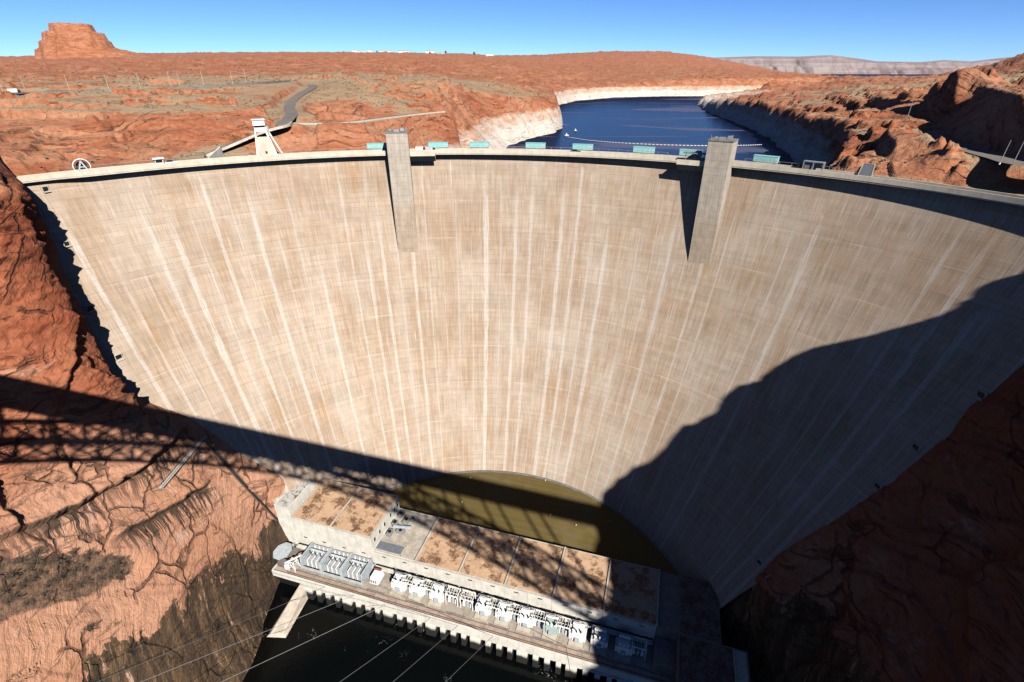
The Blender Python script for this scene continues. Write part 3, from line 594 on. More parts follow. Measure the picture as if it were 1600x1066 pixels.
def height(x, y):
    r = np.hypot(x, y); th = np.degrees(np.arctan2(x, y)); L = land(x, y)
    n = fbm(x/60, y/60, 0*x, 5); n2 = fbm(x/14, y/14, 0*x+4, 4); rock = sstep(-.25, .25, fbm(x/120, y/90, 0*x+8, 3)+.15*(th > 15)); rock = np.maximum(rock, sstep(430, 320, r)*(th < 6)*np.clip(.55+.9*fbm(x/45, y/30, 0*x+12, 3), .1, 1))
    rt = sstep(8, 13, th)*sstep(1100, 700, r); rock = np.maximum(rock, rt); stp = 4.2+1.6*rt
    fade = sstep(190, 235, r); L = L+fade*(1.5*n*(1+1.4*rock)+(.35+.9*rock)*n2+(.12+.45*rock)*fbm(x/4.5, y/4.5, 0*x+1, 3))*(1+sstep(500, 1500, r)*.9)
    wp_ = 3.5*fbm(x/55, y/55, 0*x+2, 4); t = (L+wp_)/stp; fr = t-np.floor(t); ter = (np.floor(t)+sstep(.40, .58, fr))*stp-wp_
    L = L*(1-.93*rock)+ter*.93*rock; L = L+fade*sstep(9, 16, th)*sstep(900, 500, r)*1.5*(ridge(x/34, y/34, 0*x+2, 5)-.35); L = L+fade*rock*(.9*ridge(x/24, y/24, L/12, 4)+.5*saw((L*2+.3*x+9*n)/2.6))*sstep(60, 0, np.abs(r-250)-150)
    for line, hgt, fall in CL:
        d, s, _ = seg_dist(x, y, line); e = np.hypot(x-line[0][0], y-line[0][1]); e2 = np.hypot(x-line[-1][0], y-line[-1][1])
        taper = np.clip(np.minimum(e, e2)/18., 0, 1); up = sstep(.5, 4.0, d+1.2*n2)*sstep(fall, fall*.35, d); L = L+np.where(s > 0, hgt*up*taper*(1+.25*n), 0)
    sd = lake_sd(x, y)+5*fbm(x/40, y/40, 0*x+6, 4)+1.5*n2
    wd = 16+84*sstep(.12, .0, np.radians(th)-.02)*sstep(760, 540, r)+10*sstep(900, 1400, r)
    k = sstep(0, 1, np.clip((sd+3)/wd, 0, 1)); L = np.where(sd < wd, -84+(L+84)*(k**np.interp(wd, (30, 90), (.55, .95))), L)
    for line, hw in ROADS:
        d, s, zl = seg_dist(x, y, line); f = sstep(hw+9, hw+1.5, d); L = L*(1-f)+(zl-.35)*f
    return L, sd
th = np.radians(np.concatenate([np.linspace(-52, -44, 40, endpoint=False), np.linspace(-44, 44, 760, endpoint=False), np.linspace(44, 66, 70)]))
rr = np.exp(np.concatenate([np.linspace(math.log(188), math.log(700), 330, endpoint=False), np.linspace(math.log(700), math.log(9000), 230)]))
TH, RR = np.meshgrid(th, rr); GX, GY = RR*np.sin(TH), RR*np.cos(TH)
GH, SD = height(GX, GY)
dc = np.hypot(GX-CC[0], GY-CC[1]); tcr = np.degrees(np.arctan2(GX-CC[0], GY-CC[1]))
inside = (dc < 211.5) & (tcr > -58) & (tcr < 82)
near = sstep(236, 214, dc)*(tcr > -50)*(tcr < 66); GH = GH-near*np.maximum(GH+37.6, 0)*1.0-near*.4
inside |= ((GY < 150) & (GX < 180)) | (GY < 112)
sand = np.zeros_like(GX)
for px, py, z, rad, s in ((60,150,-16,60,1.),(180,160,-16,60,1.),(300,150,-14,60,.9),(420,125,-12,130,.9),(520,128,-13,150,1.),(620,128,-13,120,.8),(330,178,-22,26,1.1),(760,168,-32,40,.6),(480,152,-18,26,.8),(700,122,-12,200,.5),(1500,130,-18,120,.6),(1560,262,-28,22,.8),(1300,150,-28,40,.5),(520,168,-20,20,.8),(60,120,-8,200,.3)):
    q = plane(px, py, z) if py > 112 else depth(px, py, 700); sand = np.maximum(sand, s*np.exp(-((GX-q[0])**2+(GY-q[1])**2)/rad**2))
thd_ = np.degrees(TH); sand *= 1-.92*sstep(-19.5, -24, GH)*(thd_ < -14)*sstep(520, 380, RR); sand = np.where((thd_ < -14) & (GH < -22) & (RR < 420), sand-.35, sand); sand = np.where((thd_ > 14) & (GH > -40), sand+.12, sand)
for line, hw in ROADS:
    d, _, _ = seg_dist(GX, GY, line); sand = np.maximum(sand, sstep(hw+14, hw+3, d))
shore = sstep(260, 120, SD); far = sstep(1500, 3200, RR)
T = grid_mesh('desert_plateau', np.stack([GX, GY, GH], -1), MT['plateau'], attrs=dict(sand=sand, shore=shore, far=far), mask=~inside, smooth=False)
tag(T, 'red sandstone desert plateau behind the dam', kind='structure')
m = MB(); m.add([(-14000, -3000, -92), (14000, -3000, -92), (14000, 15000, -92), (-14000, 15000, -92)], [])
def sheet(name, pts, z, mat, kind='structure', label=None):
    b = MB(); b.add([(p[0], p[1], z) for p in pts], [tuple(range(len(pts)))]); o = b.build(name, mat); tag(o, label, kind=kind); return o
sheet('lake_water', [(-90, 262), (20, 266), (95, 226), (130, 232), (176, 285), (236, 385), (290, 500), (520, 800), (7000, 3000), (7000, 7000), (-600, 7000), (-600, 900)], -71, MT['lake'], label='deep blue reservoir behind the dam')
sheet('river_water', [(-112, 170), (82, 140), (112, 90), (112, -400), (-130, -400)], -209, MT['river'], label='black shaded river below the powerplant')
def ribbon(name, line, hw, mat, dz=.06, label=None):
    pts = np.array(line); n = 12; P_ = []
    t = np.linspace(0, len(pts)-1, (len(pts)-1)*n+1); q = pchip(np.arange(len(pts), dtype=float), pts, t)
    tg = np.gradient(q[:, :2], axis=0); tg /= np.linalg.norm(tg, axis=1)[:, None]; nr = np.stack([tg[:, 1], -tg[:, 0]], 1)
    hw = np.interp(t/t[-1], (0, 1), hw)[:, None] if isinstance(hw, tuple) else hw
    rows = [np.concatenate([q[:, :2]+nr*hw*k, q[:, 2:]+dz], 1) for k in np.linspace(-1, 1, 5)]
    o = grid_mesh(name, np.stack(rows), mat, smooth=False); tag(o, label, kind='structure'); return q, nr
RQ = {}
for nm, line, hw, lab in (('highway', HWY, (22., 9.), 'wide asphalt highway on the left plateau'), ('access_road', ACC, 3.3, 'curving access road down to the dam crest'), ('service_road', LOW, 3.4, 'level service road with pale kerb'), ('pull_out_road', PUL, 3.9, 'road with pull-out on the right rim')):
    RQ[nm] = ribbon(nm, line, hw, MT['asphalt'], .0, lab)
def ground(x, y):
    a, b = height(np.array([float(x)]), np.array([float(y)])); return float(a[0])

ax_, ay_ = np.meshgrid(np.linspace(150, 345, 110), np.linspace(92, 240, 84)); az_ = -38.6+1.2*fbm(ax_/30, ay_/30, 0*ax_, 4)+9*sstep(186, 260, ax_)
ok_ = (np.hypot(ax_-CC[0], ay_-CC[1]) > 210) & (ax_ > ay_*.93) & ((ay_ > 118) | (ax_ > 176))
tag(grid_mesh('abutment_ground', np.stack([ax_, ay_, az_], -1), MT['plateau'], attrs=dict(sand=0*ax_, shore=0*ax_, far=0*ax_), mask=ok_, smooth=False), 'red rock ground at the right end of the dam', kind='structure')
# ------------------------------------------------------------------ the butte and the far cliffs
def blob_terrain(name, mat, X, Y, Z, label):
    o = grid_mesh(name, np.stack([X, Y, Z], -1), mat, attrs=dict(sand=0*X, shore=0*X, far=0*X+.25)); return tag(o, label, kind='structure')
b0 = depth(60, 96, 2200); b1 = depth(165, 96, 2200); cxb, cyb = (b0[0]+b1[0])/2, 2260.
gx, gy = np.meshgrid(np.linspace(-330, 420, 200), np.linspace(-300, 300, 130))
zb0 = depth(110, 102, 2200)[2]; ztop = depth(115, 34, 2200)[2]-zb0
wob = 16*fbm(gx/60, gy/60, 0*gx, 4); hw = (b1[0]-b0[0])/2
rd = np.hypot(gx/hw, gy/(hw*.9))*hw+wob
h = ztop*(.80*sstep(hw*1.28, hw*.66, rd)+.20*sstep(hw*.62, hw*.50, rd-.5*gx*0))
hq = (h+5*fbm(gx/50, gy/50, 0*gx+3, 3))/(ztop/5.2); hf = hq-np.floor(hq); h = np.where(h > 4, (np.floor(hq)+sstep(.45, .62, hf))*(ztop/5.2)*.75+h*.25, h)
shl = np.where(gx > 0, sstep(0, 40, gx), 0); skirt2 = ztop*.52*np.clip(1-(gx-hw*.4)/(hw*2.5), 0, 1)*sstep(hw*1.1, hw*.4, np.abs(gy))*(gx > 0)
h = np.maximum(h, skirt2); base = sstep(300, 200, np.hypot(gx*.72, gy)); h = h*np.where(base > 0, 1, 0)-30*(1-base)+4*fbm(gx/22, gy/22, gx*0, 4)
blob_terrain('sandstone_butte', MT['plateau'], gx+cxb, gy+cyb, zb0+h, 'flat-topped red butte on the left horizon')
px = np.linspace(1080, 1660, 420); dp = np.linspace(0, 1, 60); PXX, TT = np.meshgrid(px, dp)
topy = np.interp(px, (1080,1120,1180,1250,1275,1300,1330,1370,1440,1475,1520,1570,1600,1660), (92,90,88,88.5,87,86,90,96,97,94,96,90,88,88))
base_y = 123.; Dn = 5600.; F0 = np.stack([depth(a, base_y, Dn) for a in px]); Ft = np.stack([depth(a, b_, Dn+700) for a, b_ in zip(px, topy)])
prof = np.array([0, .12, .3, .42, .55, .75, .86, 1.]); hz_ = np.interp(dp, np.linspace(0, 1, 8), (0, .08, .22, .55, .62, .90, .94, 1.))
Q = F0[None]+(Ft-F0)[None]*dp[:, None, None]; Q[..., 2] = F0[None, :, 2]-25+(Ft[None, :, 2]-F0[None, :, 2]+25)*hz_[:, None]
fl = 190*ridge(Q[..., 0]/420, 0*Q[..., 0], Q[..., 2]/900, 4)*np.sin(np.pi*np.clip(dp, 0, 1))[:, None]; fl *= np.clip(1-1.05*dp, 0, 1)[:, None]; Q[..., 1] += fl; Q[..., 2] += 10*fbm(Q[..., 0]/120, Q[..., 1]/120, Q[..., 2]/60, 3)*np.sin(np.pi*dp)[:, None]
tag(grid_mesh('pale_cliffs', Q, MT['cliff'], flip=True), 'far cliffs across the lake, tinted grey and lavender for haze', kind='structure')

# ------------------------------------------------------------------ turf at the foot of the dam
rows = []
for a in np.linspace(-62, 80, 140):
    p = face_at(math.radians(a), np.array(-195.2)); bb_ = p[0]*.284+p[1]*.9588; aa_ = p[0]*.9588-p[1]*.284
    if bb_ < 158: continue
    rows.append([(p[0]+(aa_*.9588+156*.284-p[0])*t-.284*0, p[1]+(-aa_*.284+156*.9588-p[1])*t, -195.2) for t in np.linspace(-.04, 1, 24)])
tag(grid_mesh('turf', np.array(rows), MT['lawn']), 'olive brown turf between the dam and the powerplant', kind='structure')
rings = []
for a in np.linspace(-34, 66, 90):
    p = face_at(math.radians(a), np.array(-195.)); n_ = JC-p[:2]; n_ = n_/np.linalg.norm(n_)
    rings.append([(p[0]+n_[0]*k, p[1]+n_[1]*k, zz_) for k, zz_ in ((-.6, -195.3), (1.3, -195.3), (1.3, -194.9), (-.6, -194.9))])
m = MB(); m.sweep(rings); tag(m.build('edge_gutter', MT['dconc']), 'grey gutter where the turf meets the dam', kind='structure')

# ------------------------------------------------------------------ the powerplant (a along, b towards the dam)
AX = np.array((.9588, -.284)); RZ = math.atan2(-.284, .9588)
def ab(a, b, z): return (a*.9588+b*.284, -a*.284+b*.9588, z)
PO = (-60., 124., -209.)
PW = thing('powerplant', 'long white concrete powerplant with rust-stained flat roofs at the foot of the dam', 'powerplant', ab(*PO), RZ)
def part(mb, name, mat, parent=PW, bev=0., label=None):
    o = mb.build(name, mat, parent, PO, bev); 
    if label: o['label'] = label
    return o
B0, B1 = 131.6, 157.2
m = MB(); m.box(-143.6, -103.2, B0, B1, -209, -180.6); hb = part(m, 'service_bay', MT['conc'], bev=.08)
def roof(a0, a1, z, nm='roof'):
    m = MB(); m.box(a0+.5, a1-.5, B0+.5, B1-.5, z-.5, z-.02); return part(m, nm, MT['roof'])
for a in (-143.6, -123.4): roof(a, a+20.2, -180.1)
def rim(a0, a1, z, hh=.55, b0=B0, b1=B1):
    m = MB(); m.box(a0, a1, b0, b0+.5, z-.6, z+hh-.3); m.box(a0, a1, b1-.5, b1, z-.6, z+hh-.3); m.box(a0, a0+.5, b0+.5, b1-.5, z-.6, z+hh-.3); m.box(a1-.5, a1, b0+.5, b1-.5, z-.6, z+hh-.3); return m
part(rim(-143.62, -103.18, -180.3), 'roof_kerb', MT['kerb'])
m = MB(); m.box(-123.7, -123.1, B0+.5, B1-.5, -180.3, -179.7); part(m, 'roof_rib', MT['kerb'])
m = MB(); m.box(-103.2, 18.6, B0, B1, -209, -188.6); part(m, 'turbine_hall', MT['conc'])
for k in range(5): roof(-82.6+20.24*k, -82.6+20.24*(k+1), -188.1)
part(rim(-82.62, 18.62, -188.3), 'roof_kerb', MT['kerb'])
for k in range(6):
    a = -82.6+20.24*k; m = MB(); m.box(a-.35, a+.35, B0+.1, B1-.1, -188.4, -187.55); part(m, 'roof_rib', MT['kerb'])
# flat equipment court between the bays, with the grey hatch and roof plant
m = MB(); m.box(-103.15, -82.95, B0+.5, B1-.5, -188.7, -188.35); part(m, 'court_floor', simple('court_screed', (.50, .45, .38), .9, .3, .25))
part(rim(-103.15, -82.9, -188.4, .6), 'court_parapet', MT['conc'])
m = MB(); m.box(-102.2, -90.2, B0+1.1, B0+5.6, -188.4, -188.0); ht = part(m, 'hatch_cover', MT['grate'])
m = MB(); m.box(-102.5, -89.9, B0+.9, B0+1.2, -188.4, -187.9); m.box(-102.5, -89.9, B0+5.6, B0+5.9, -188.4, -187.9); m.box(-90.2, -89.9, B0+.9, B0+5.9, -188.4, -187.9); part(m, 'hatch_frame', MT['kerb'], ht)
for i, (a, b, la, lb, hh) in enumerate(((-101.3, 140.3, 2.2, 3.4, 1.6), (-98.2, 143.4, 4.2, 2.0, 1.1), (-101.5, 146.2, 2.4, 2.2, 2.0), (-97.6, 148.6, 2.6, 4.6, 1.5), (-94.3, 151.0, 1.6, 3., 1.2), (-101.3, 151.6, 2.0, 3.6, 1.8))):
    m = MB(); m.box(a, a+la, b, b+lb, -188.4, -188.4+hh); u = part(m, 'air_handler', MT['steel'], bev=.08)
    m = MB(); m.tube((a+la/2, b+lb/2, -188.4+hh), (a+la/2, b+lb/2, -188.1+hh), min(la, lb)*.36, n=12); part(m, 'fan', MT['black'], u)
m = MB(); m.bar((-100, 145.0, -186.6), (-91.5, 146.6, -186.6), .9, .8); part(m, 'duct', MT['pale'])
# windows in the end wall of the service bay
for b, z in ((134.2, -184.), (138.6, -184.), (143., -184.), (148.6, -184.), (152.2, -184.), (155.2, -184.)):
    m = MB(); m.box(-103.2, -102.95, b-.75, b+.75, z-1.3, z+1.3); wn = part(m, 'window', MT['conc']); m = MB(); m.box(-103., -102.92, b-.55, b+.55, z-1.1, z+1.1); part(m, 'pane', MT['glass'], wn)
# front wall: pilaster joints, vents, and the jutting ledge, its shadow line laid on as a black strip
for k in range(-3, 6):
    a = -82.6+20.24*k
    for da in (0, 10.1):
        if a+da > 18: continue
        m = MB(); zt = -180.9 if a+da < -104 else -188.7; m.box(a+da-.22, a+da+.22, B0-.14, B0, -196.4, zt); part(m, 'pilaster', MT['conc'])
    for da in (5., 15.):
        if a+da < 18: m = MB(); z = -190.7 if a+da > -104 else -191.5; m.box(a+da-.9, a+da+.9, B0-.08, B0-.01, z-.28, z+.28); part(m, 'vent', MT['black'])
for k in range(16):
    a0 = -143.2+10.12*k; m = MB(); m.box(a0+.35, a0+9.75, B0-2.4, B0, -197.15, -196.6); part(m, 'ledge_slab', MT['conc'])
    m = MB(); m.box(a0+.5, a0+9.6, B0-.7, B0-.02, -196.6, -196.35); part(m, 'ledge_shadow_strip', MT['black'])
# stair tower at the left end
m = MB(); m.box(-152.6, -145.0, 132.6, 151.6, -209, -176.4); m.box(-145.0, -143.6, 133.0, 150, -209, -182); st = part(m, 'stair_tower', MT['conc'], bev=.1)
mm = M('peeling_white_roof'); pp = mm.obj(); kk = mm.noise(pp, .55, 6, .75); k2 = mm.noise(mm.scale(pp, (2., .5, 1.)), .8, 4, .7)
c_ = mm.mix(mm.step(mm.math('MAXIMUM', kk, k2), .54, .62), (.62, .61, .58), (.13, .095, .07)); c_ = mm.mix(mm.step(mm.noise(pp, .16, 2), .60, .68), c_, (.30, .13, .06))
m = MB(); m.box(-152.3, -145.3, 132.9, 151.3, -176.4, -176.3); part(m, 'roof', mm.done(c_), st)
part(rim(-152.62, -144.98, -176.5, .7, 132.58, 151.62), 'roof_kerb', MT['conc'], st)
# right end: plain roof, black-stained wing and the block standing forward of it
m = MB(); m.box(18.65, 26.8, B0+.1, B1-.1, -209, -188.7); part(m, 'plain_bay', MT['dconc'])
m = MB(); m.box(26.8, 42.0, 131.0, 157.6, -209, -188.2); part(m, 'end_wing', MT['dconc']); m = MB(); m.box(27.2, 41.6, 131.4, 157.2, -188.2, -188.1); part(m, 'stained_roof', MT['droof'])
m = MB(); m.box(26.6, 50.8, 100.5, 130.9, -209, -188.6); fb = part(m, 'forward_block', MT['dconc']); m = MB(); m.box(27.1, 45.6, 101, 130.4, -188.6, -188.48); part(m, 'stained_roof', MT['droof'], fb)
part(rim(26.58, 50.82, -188.7, .7, 100.48, 130.92), 'roof_kerb', MT['dconc'], fb); m = MB(); m.box(45.7, 46.2, 101, 130.4, -188.6, -187.9); m.box(46.2, 50.2, 101, 130.4, -188.6, -188.45); part(m, 'roof_strip', MT['crest'], fb)
m = MB(); m.box(18.7, 26.5, 121, 131.4, -209, -194.2); part(m, 'link_block', MT['dconc'])
# transformer deck on piers over the tailrace
m = MB(); m.box(-146.4, 26.5, 117.0, 131.55, -201.2, -199.0); part(m, 'transformer_deck', MT['deck'])
m = MB(); m.box(-146.6, 26.5, 116.35, 117.0, -201.8, -198.35); part(m, 'deck_parapet', MT['conc'], bev=.06)
m = MB(); m.box(-146.6, -146.05, 117.0, 131.5, -201.5, -198.2); part(m, 'deck_parapet', MT['conc'])
m = MB()
m.box(-140, 26, 117.9, 118.3, -198.99, -198.9); part(m, 'crane_rail', MT['rust']); m = MB(); m.box(-140, 26, 119.9, 120.15, -198.99, -198.9); part(m, 'crane_rail', MT['rust'])
for k in range(17):
    a = -136+9.9*k; m = MB(); m.box(a-.1, a+.1, 117.1, 122.4, -198.99, -198.96); part(m, 'deck_joint', MT['dconc'])
for k in range(7):
    a = -97+18.5*k; m = MB(); m.box(a-4.2, a+4.2, 120.35, 120.95, -198.99, -198.93); part(m, 'cable_trench', MT['dconc'])
m = MB(); m.box(-146.4, 26.5, 118.5, 131., -209.2, -201.25); part(m, 'dark_gap_block', MT['black'])  # near-black block: the shade behind the piers is put into its colour
mp = M('dark_foot_concrete'); pz_ = mp.sep(mp.pos())[2]; cn_ = mp.noise(mp.pos(), .5, 4)
mt_pier = mp.done(mp.mix(mp.step(mp.math('ADD', pz_, mp.math('MULTIPLY', cn_, 2.)), ZO-202.6, ZO-204.6), (.70, .68, .62), (.012, .012, .011)), None, None, .52)  # concrete turning near-black towards the pier foot
for k in range(9):
    for j, (o_, wd) in enumerate(((0, 4.4), (6.6, 2.2), (11.2, 2.2), (15.8, 2.0))):
        a = -130.4+19.6*k+o_
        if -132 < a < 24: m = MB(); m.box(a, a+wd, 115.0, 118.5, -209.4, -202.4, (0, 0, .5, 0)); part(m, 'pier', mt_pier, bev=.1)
m = MB(); m.box(-131, 26, 116.0, 118.2, -203.0, -201.95); part(m, 'pier_beam', MT['conc'])
# tailrace training wall
m = MB(); m.add([(-134.2,118,-209),(-129.2,118,-209),(-126.6,97,-209),(-134.6,95,-209),(-133.2,118,-203),(-129.6,118,-203),(-127.6,97.5,-207),(-132.8,96,-207)], [(3,2,1,0),(4,5,6,7),(0,1,5,4),(1,2,6,5),(2,3,7,6),(3,0,4,7)]); m.build('training_wall', MT['kerb'], PW, PO, .1)
# octagonal tilted plate at the deck's left end
pts = [(-147.4+3.9*math.cos(math.pi*(k+.5)/4), 125.4+4.9*math.sin(math.pi*(k+.5)/4)) for k in range(8)]
t = thing('landing_plate', 'pale blue octagonal plate leaning at the left end of the transformer deck', 'plate', ab(-147.4, 125.4, -197.6), RZ)
m = MB(); v = [(a+147.5, b-125.4, .9-(a+147.5)*.06+dz) for dz in (0, .3) for a, b in pts]; m.add(v, [tuple(range(7, -1, -1)), tuple(range(8, 16))]+[(i, (i+1) % 8, 8+(i+1) % 8, 8+i) for i in range(8)]); m.build('panel', MT['pale'], t)
for a, b in ((-2.2, -2), (-2.2, 2), (2.2, -2), (2.2, 2)): m = MB(); m.bar((a, b, -6), (a, b, .85-a*.06), .25); m.build('strut', MT['steel'], t)

# ------------------------------------------------------------------ transformers on the deck
def transformer():
    t = thing('transformer', '', 'transformer', (0, 0, 0), RZ)
    m = MB(); m.box(-2.1, 2.1, -1.9, 2.2, .35, 4.4); m.box(-2.25, 2.25, -2.05, 2.35, 4.4, 4.65); m.build('tank', MT['white'], t, bev=.08)
    for sx in (-1, 1):
        m = MB()
        m.box(sx*2.2-.05, sx*2.2+.05, -1.7, 2.1, 1.0, 1.25)
        for k in range(9): y0 = -1.7+k*.44; m.box(min(sx*2.15, sx*3.25), max(sx*2.15, sx*3.25), y0, y0+.18, .8, 4.1)
        m.build('radiator', MT['white'], t)
    for i, (x, y, h) in enumerate(((-1.25, -.9, 2.5), (0, -1.2, 2.8), (1.25, -.9, 2.5))):
        m = MB(); p = Vector((x, y, 4.6)); q = Vector((x*1.7, y-.9, 4.6+h)); m.tube(p, p.lerp(q, .25), .42, n=10)
        for k in range(7): c = p.lerp(q, .25+.095*k); d = p.lerp(q, .25+.095*k+.05); m.tube(c, d, .42-.02*k, .22, n=10)
        m.tube(p.lerp(q, .9), q, .09, n=6); m.build('bushing', MT['white'], t)
    m = MB(); m.tube((-2.3, 1.7, 5.9), (2.3, 1.7, 5.9), .62, n=14); m.bar((-1.4, 1.7, 4.6), (-1.4, 1.7, 5.5), .25); m.bar((1.4, 1.7, 4.6), (1.4, 1.7, 5.5), .25); m.build('conservator', MT['white'], t)
    m = MB(); m.path([(-3.2, 2.4, .3), (-3.2, 2.4, 6.6), (3.2, 2.4, 6.6), (3.2, 2.4, .3)], .13); m.path([(-3.2, 2.4, 6.6), (-1.4, .6, 7.4), (1.4, .6, 7.4), (3.2, 2.4, 6.6)], .09); m.build('busbar_frame', MT['steel'], t)
    m = MB(); m.box(-3.1, 3.1, -4.4, -4.15, 0, .32); m.box(-3.1, -2.85, -4.15, 2.6, 0, .32); m.box(2.85, 3.1, -4.15, 2.6, 0, .32); m.build('kerb', MT['kerb'], t)
    m = MB(); m.box(-2.85, 2.85, -4.15, 2.6, 0, .12); m.build('gravel_pit', MT['crest'], t)
    m = MB(); m.box(-.9, .9, -2.6, -1.9, .5, 2.6); m.build('control_box', MT['pale'], t)
    return t
TRF = [(-87.7, 'leftmost white transformer, beside the small white shed right of the three blue bays'), (-79.2, 'white transformer second from the three blue bays, alone on its pad'), (-69.8, 'white transformer third from the left, close to the switch rack on its right'), (-49.2, 'white transformer fourth from the left, with a switch rack on its left'),
       (-40.6, 'white transformer fifth from the left in the open row'), (-31.2, 'white transformer sixth from the left, nearest the pale green one'), (-20.6, 'pale green transformer at the edge of the canyon shadow'), (-10.1, 'transformer just inside the canyon shadow'), (-1.6, 'middle transformer of the three in deep shade'), (7.7, 'rightmost transformer of the deck, in deep shade')]
t0 = transformer()
for i, (a, lab) in enumerate(TRF):
    t = t0 if i == 0 else copy_tree(t0); place(t, ab(a, 125.4, -199), RZ); t['label'] = lab; t['group'] = 'transformers along the powerplant deck'
    if i == 6:
        for ch in t.children:
            if ch.name.startswith(('tank', 'radiator')): ch.data = ch.data.copy(); ch.data.materials[0] = simple('pale_green_paint', (.44, .56, .54), .5, .15, 1.)
def fin_bay():
    t = thing('transformer_bay', '', 'transformer bay', (0, 0, 0), RZ)
    for x in (-4.9, 4.9): m = MB(); m.box(x-.3, x+.3, -4.6, 5.2, 0, 6.2, (0, 0, .6, 0)); m.build('side_wall', MT['pale'], t)
    m = MB(); m.box(-4.6, 4.6, -4.5, -4.2, 0, 1.5); m.build('front_wall', MT['pale'], t)
    m = MB(); m.box(-4.6, 4.6, 4.4, 4.8, 0, 5.6); m.build('back_wall', MT['pale'], t)
    m = MB(); m.box(-3.4, 3.4, -1.6, 3.0, .1, 3.6); m.build('tank', MT['pale'], t, bev=.1)
    for k in range(8): x = -4.1+k*1.12; m = MB(); m.box(x, x+.32, -2.9, 4.2, 3.7, 4.2, (0, 0, 0, 0)); m.box(x, x+.32, 3.4, 4.2, 4.2, 6.0); m.box(x, x+.32, -2.9, -2.3, .3, 3.7); m.build('cooling_fin', MT['white' if k % 2 else 'pale'], t)
    for k in range(3): m = MB(); m.tube((-2.4+2.4*k, .6, 3.6), (-2.8+2.8*k, -.6, 6.9), .34, .16, n=8); m.build('bushing', MT['steel'], t)
    m = MB(); m.tube((-3.6, 2.2, 5.2), (3.6, 2.2, 5.2), .5, n=12); m.build('conservator', MT['pale'], t)
    return t
t0 = fin_bay()
for i, (a, lab) in enumerate(((-129.6, 'left one of the three walled blue-grey transformer bays'), (-119.2, 'middle one of the three walled blue-grey transformer bays'), (-108.8, 'right one of the three walled blue-grey transformer bays'))):
    t = t0 if i == 0 else copy_tree(t0); place(t, ab(a, 126., -199), RZ); t['label'] = lab; t['group'] = 'walled transformer bays'
t = thing('equipment_shed', 'small white shed with a red-edged top beside the blue transformer bays', 'shed', ab(-99.4, 126, -199), RZ)
m = MB(); m.box(-2.2, 2.2, -2.6, 3.2, 0, 3.6, (.5, -.5, .6, -.3)); m.build('body', MT['white'], t, bev=.15); m = MB(); m.box(-1.6, 1.6, 1.6, 2.7, 3.6, 4.2); m.build('tank_top', MT['rust'], t, bev=.2)
for k in range(3): m = MB(); m.box(-1.4+k*1.1, -.8+k*1.1, -2.62, -2.3, .8, 2.2); m.build('louvre', MT['steel'], t)
def rack():
    t = thing('switch_rack', '', 'switch rack', (0, 0, 0), RZ)
    for x in (-2.6, 2.6):
        for y in (-2, 2): m = MB(); m.bar((x, y, 0), (x, y, 6), .28); m.build('post', MT['white'], t)
    m = MB(); m.bar((-2.75, -2, 6), (2.75, -2, 6), .3); m.bar((-2.75, 2, 6), (2.75, 2, 6), .3); m.bar((-2.6, -2, 6), (-2.6, 2, 6), .25); m.bar((2.6, -2, 6), (2.6, 2, 6), .25)
    for k in range(4): m.bar((-1.8+1.2*k, -2, 6.1), (-1.8+1.2*k, 2, 6.1), .14)
    m.build('top_frame', MT['white'], t)
    for k in range(5): m = MB(); m.tube((-2+k, -.6, 6.1), (-2.1+k, -1.5, 7.6), .2, .1, n=8); m.build('insulator', MT['white'], t)
    for k in range(3): m = MB(); m.box(-2.2+1.6*k, -1.1+1.6*k, -1, .8, 0, 2.4); m.build('cabinet', MT['white' if k != 1 else 'pale'], t, bev=.06)
    return t
t0 = rack()
for i, (a, lab) in enumerate(((-63.0, 'white switch rack right of the third transformer from the left'), (-56.4, 'white switch rack left of the fourth transformer'), (-83.4, 'white switch rack between the first and second transformers'), (-74.6, 'white switch rack between the second and third transformers'), (-44.9, 'white switch rack between the fourth and fifth transformers'), (-36., 'white switch rack between the fifth and sixth transformers'), (-25.9, 'white switch rack between the sixth and the pale green transformer'), (-16., 'switch rack at the shadow edge beside the pale green transformer'), (13.2, 'shaded switch rack at the right end of the transformer row'))):
    t = t0 if i == 0 else copy_tree(t0); place(t, ab(a, 126, -199), RZ); t['label'] = lab; t['group'] = 'switch racks on the deck'
t = thing('lattice_crane', 'small white lattice crane at the left end of the transformer deck', 'crane', ab(-137.6, 120.6, -199), RZ)
for x, y in ((-1.7, -1.7), (1.7, -1.7), (1.7, 1.7), (-1.7, 1.7)): m = MB(); m.bar((x, y, 0), (x*.7, y*.7, 5.2), .28); m.build('leg', MT['white'], t)
m = MB(); c4 = [(-1.2, -1.2, 5.2), (1.2, -1.2, 5.2), (1.2, 1.2, 5.2), (-1.2, 1.2, 5.2)]; f4 = [(-1.6, -1.6, .8), (1.6, -1.6, .8), (1.6, 1.6, .8), (-1.6, 1.6, .8)]
for k in range(4): m.bar(c4[k], c4[(k+1) % 4], .25); m.bar(f4[k], c4[(k+1) % 4], .16); m.bar(f4[(k+1) % 4], c4[k], .16)
m.build('bracing', MT['white'], t); m = MB(); m.bar((-2.2, -2.4, 5.5), (2.4, 3.2, 5.9), .4); m.build('jib', MT['white'], t)
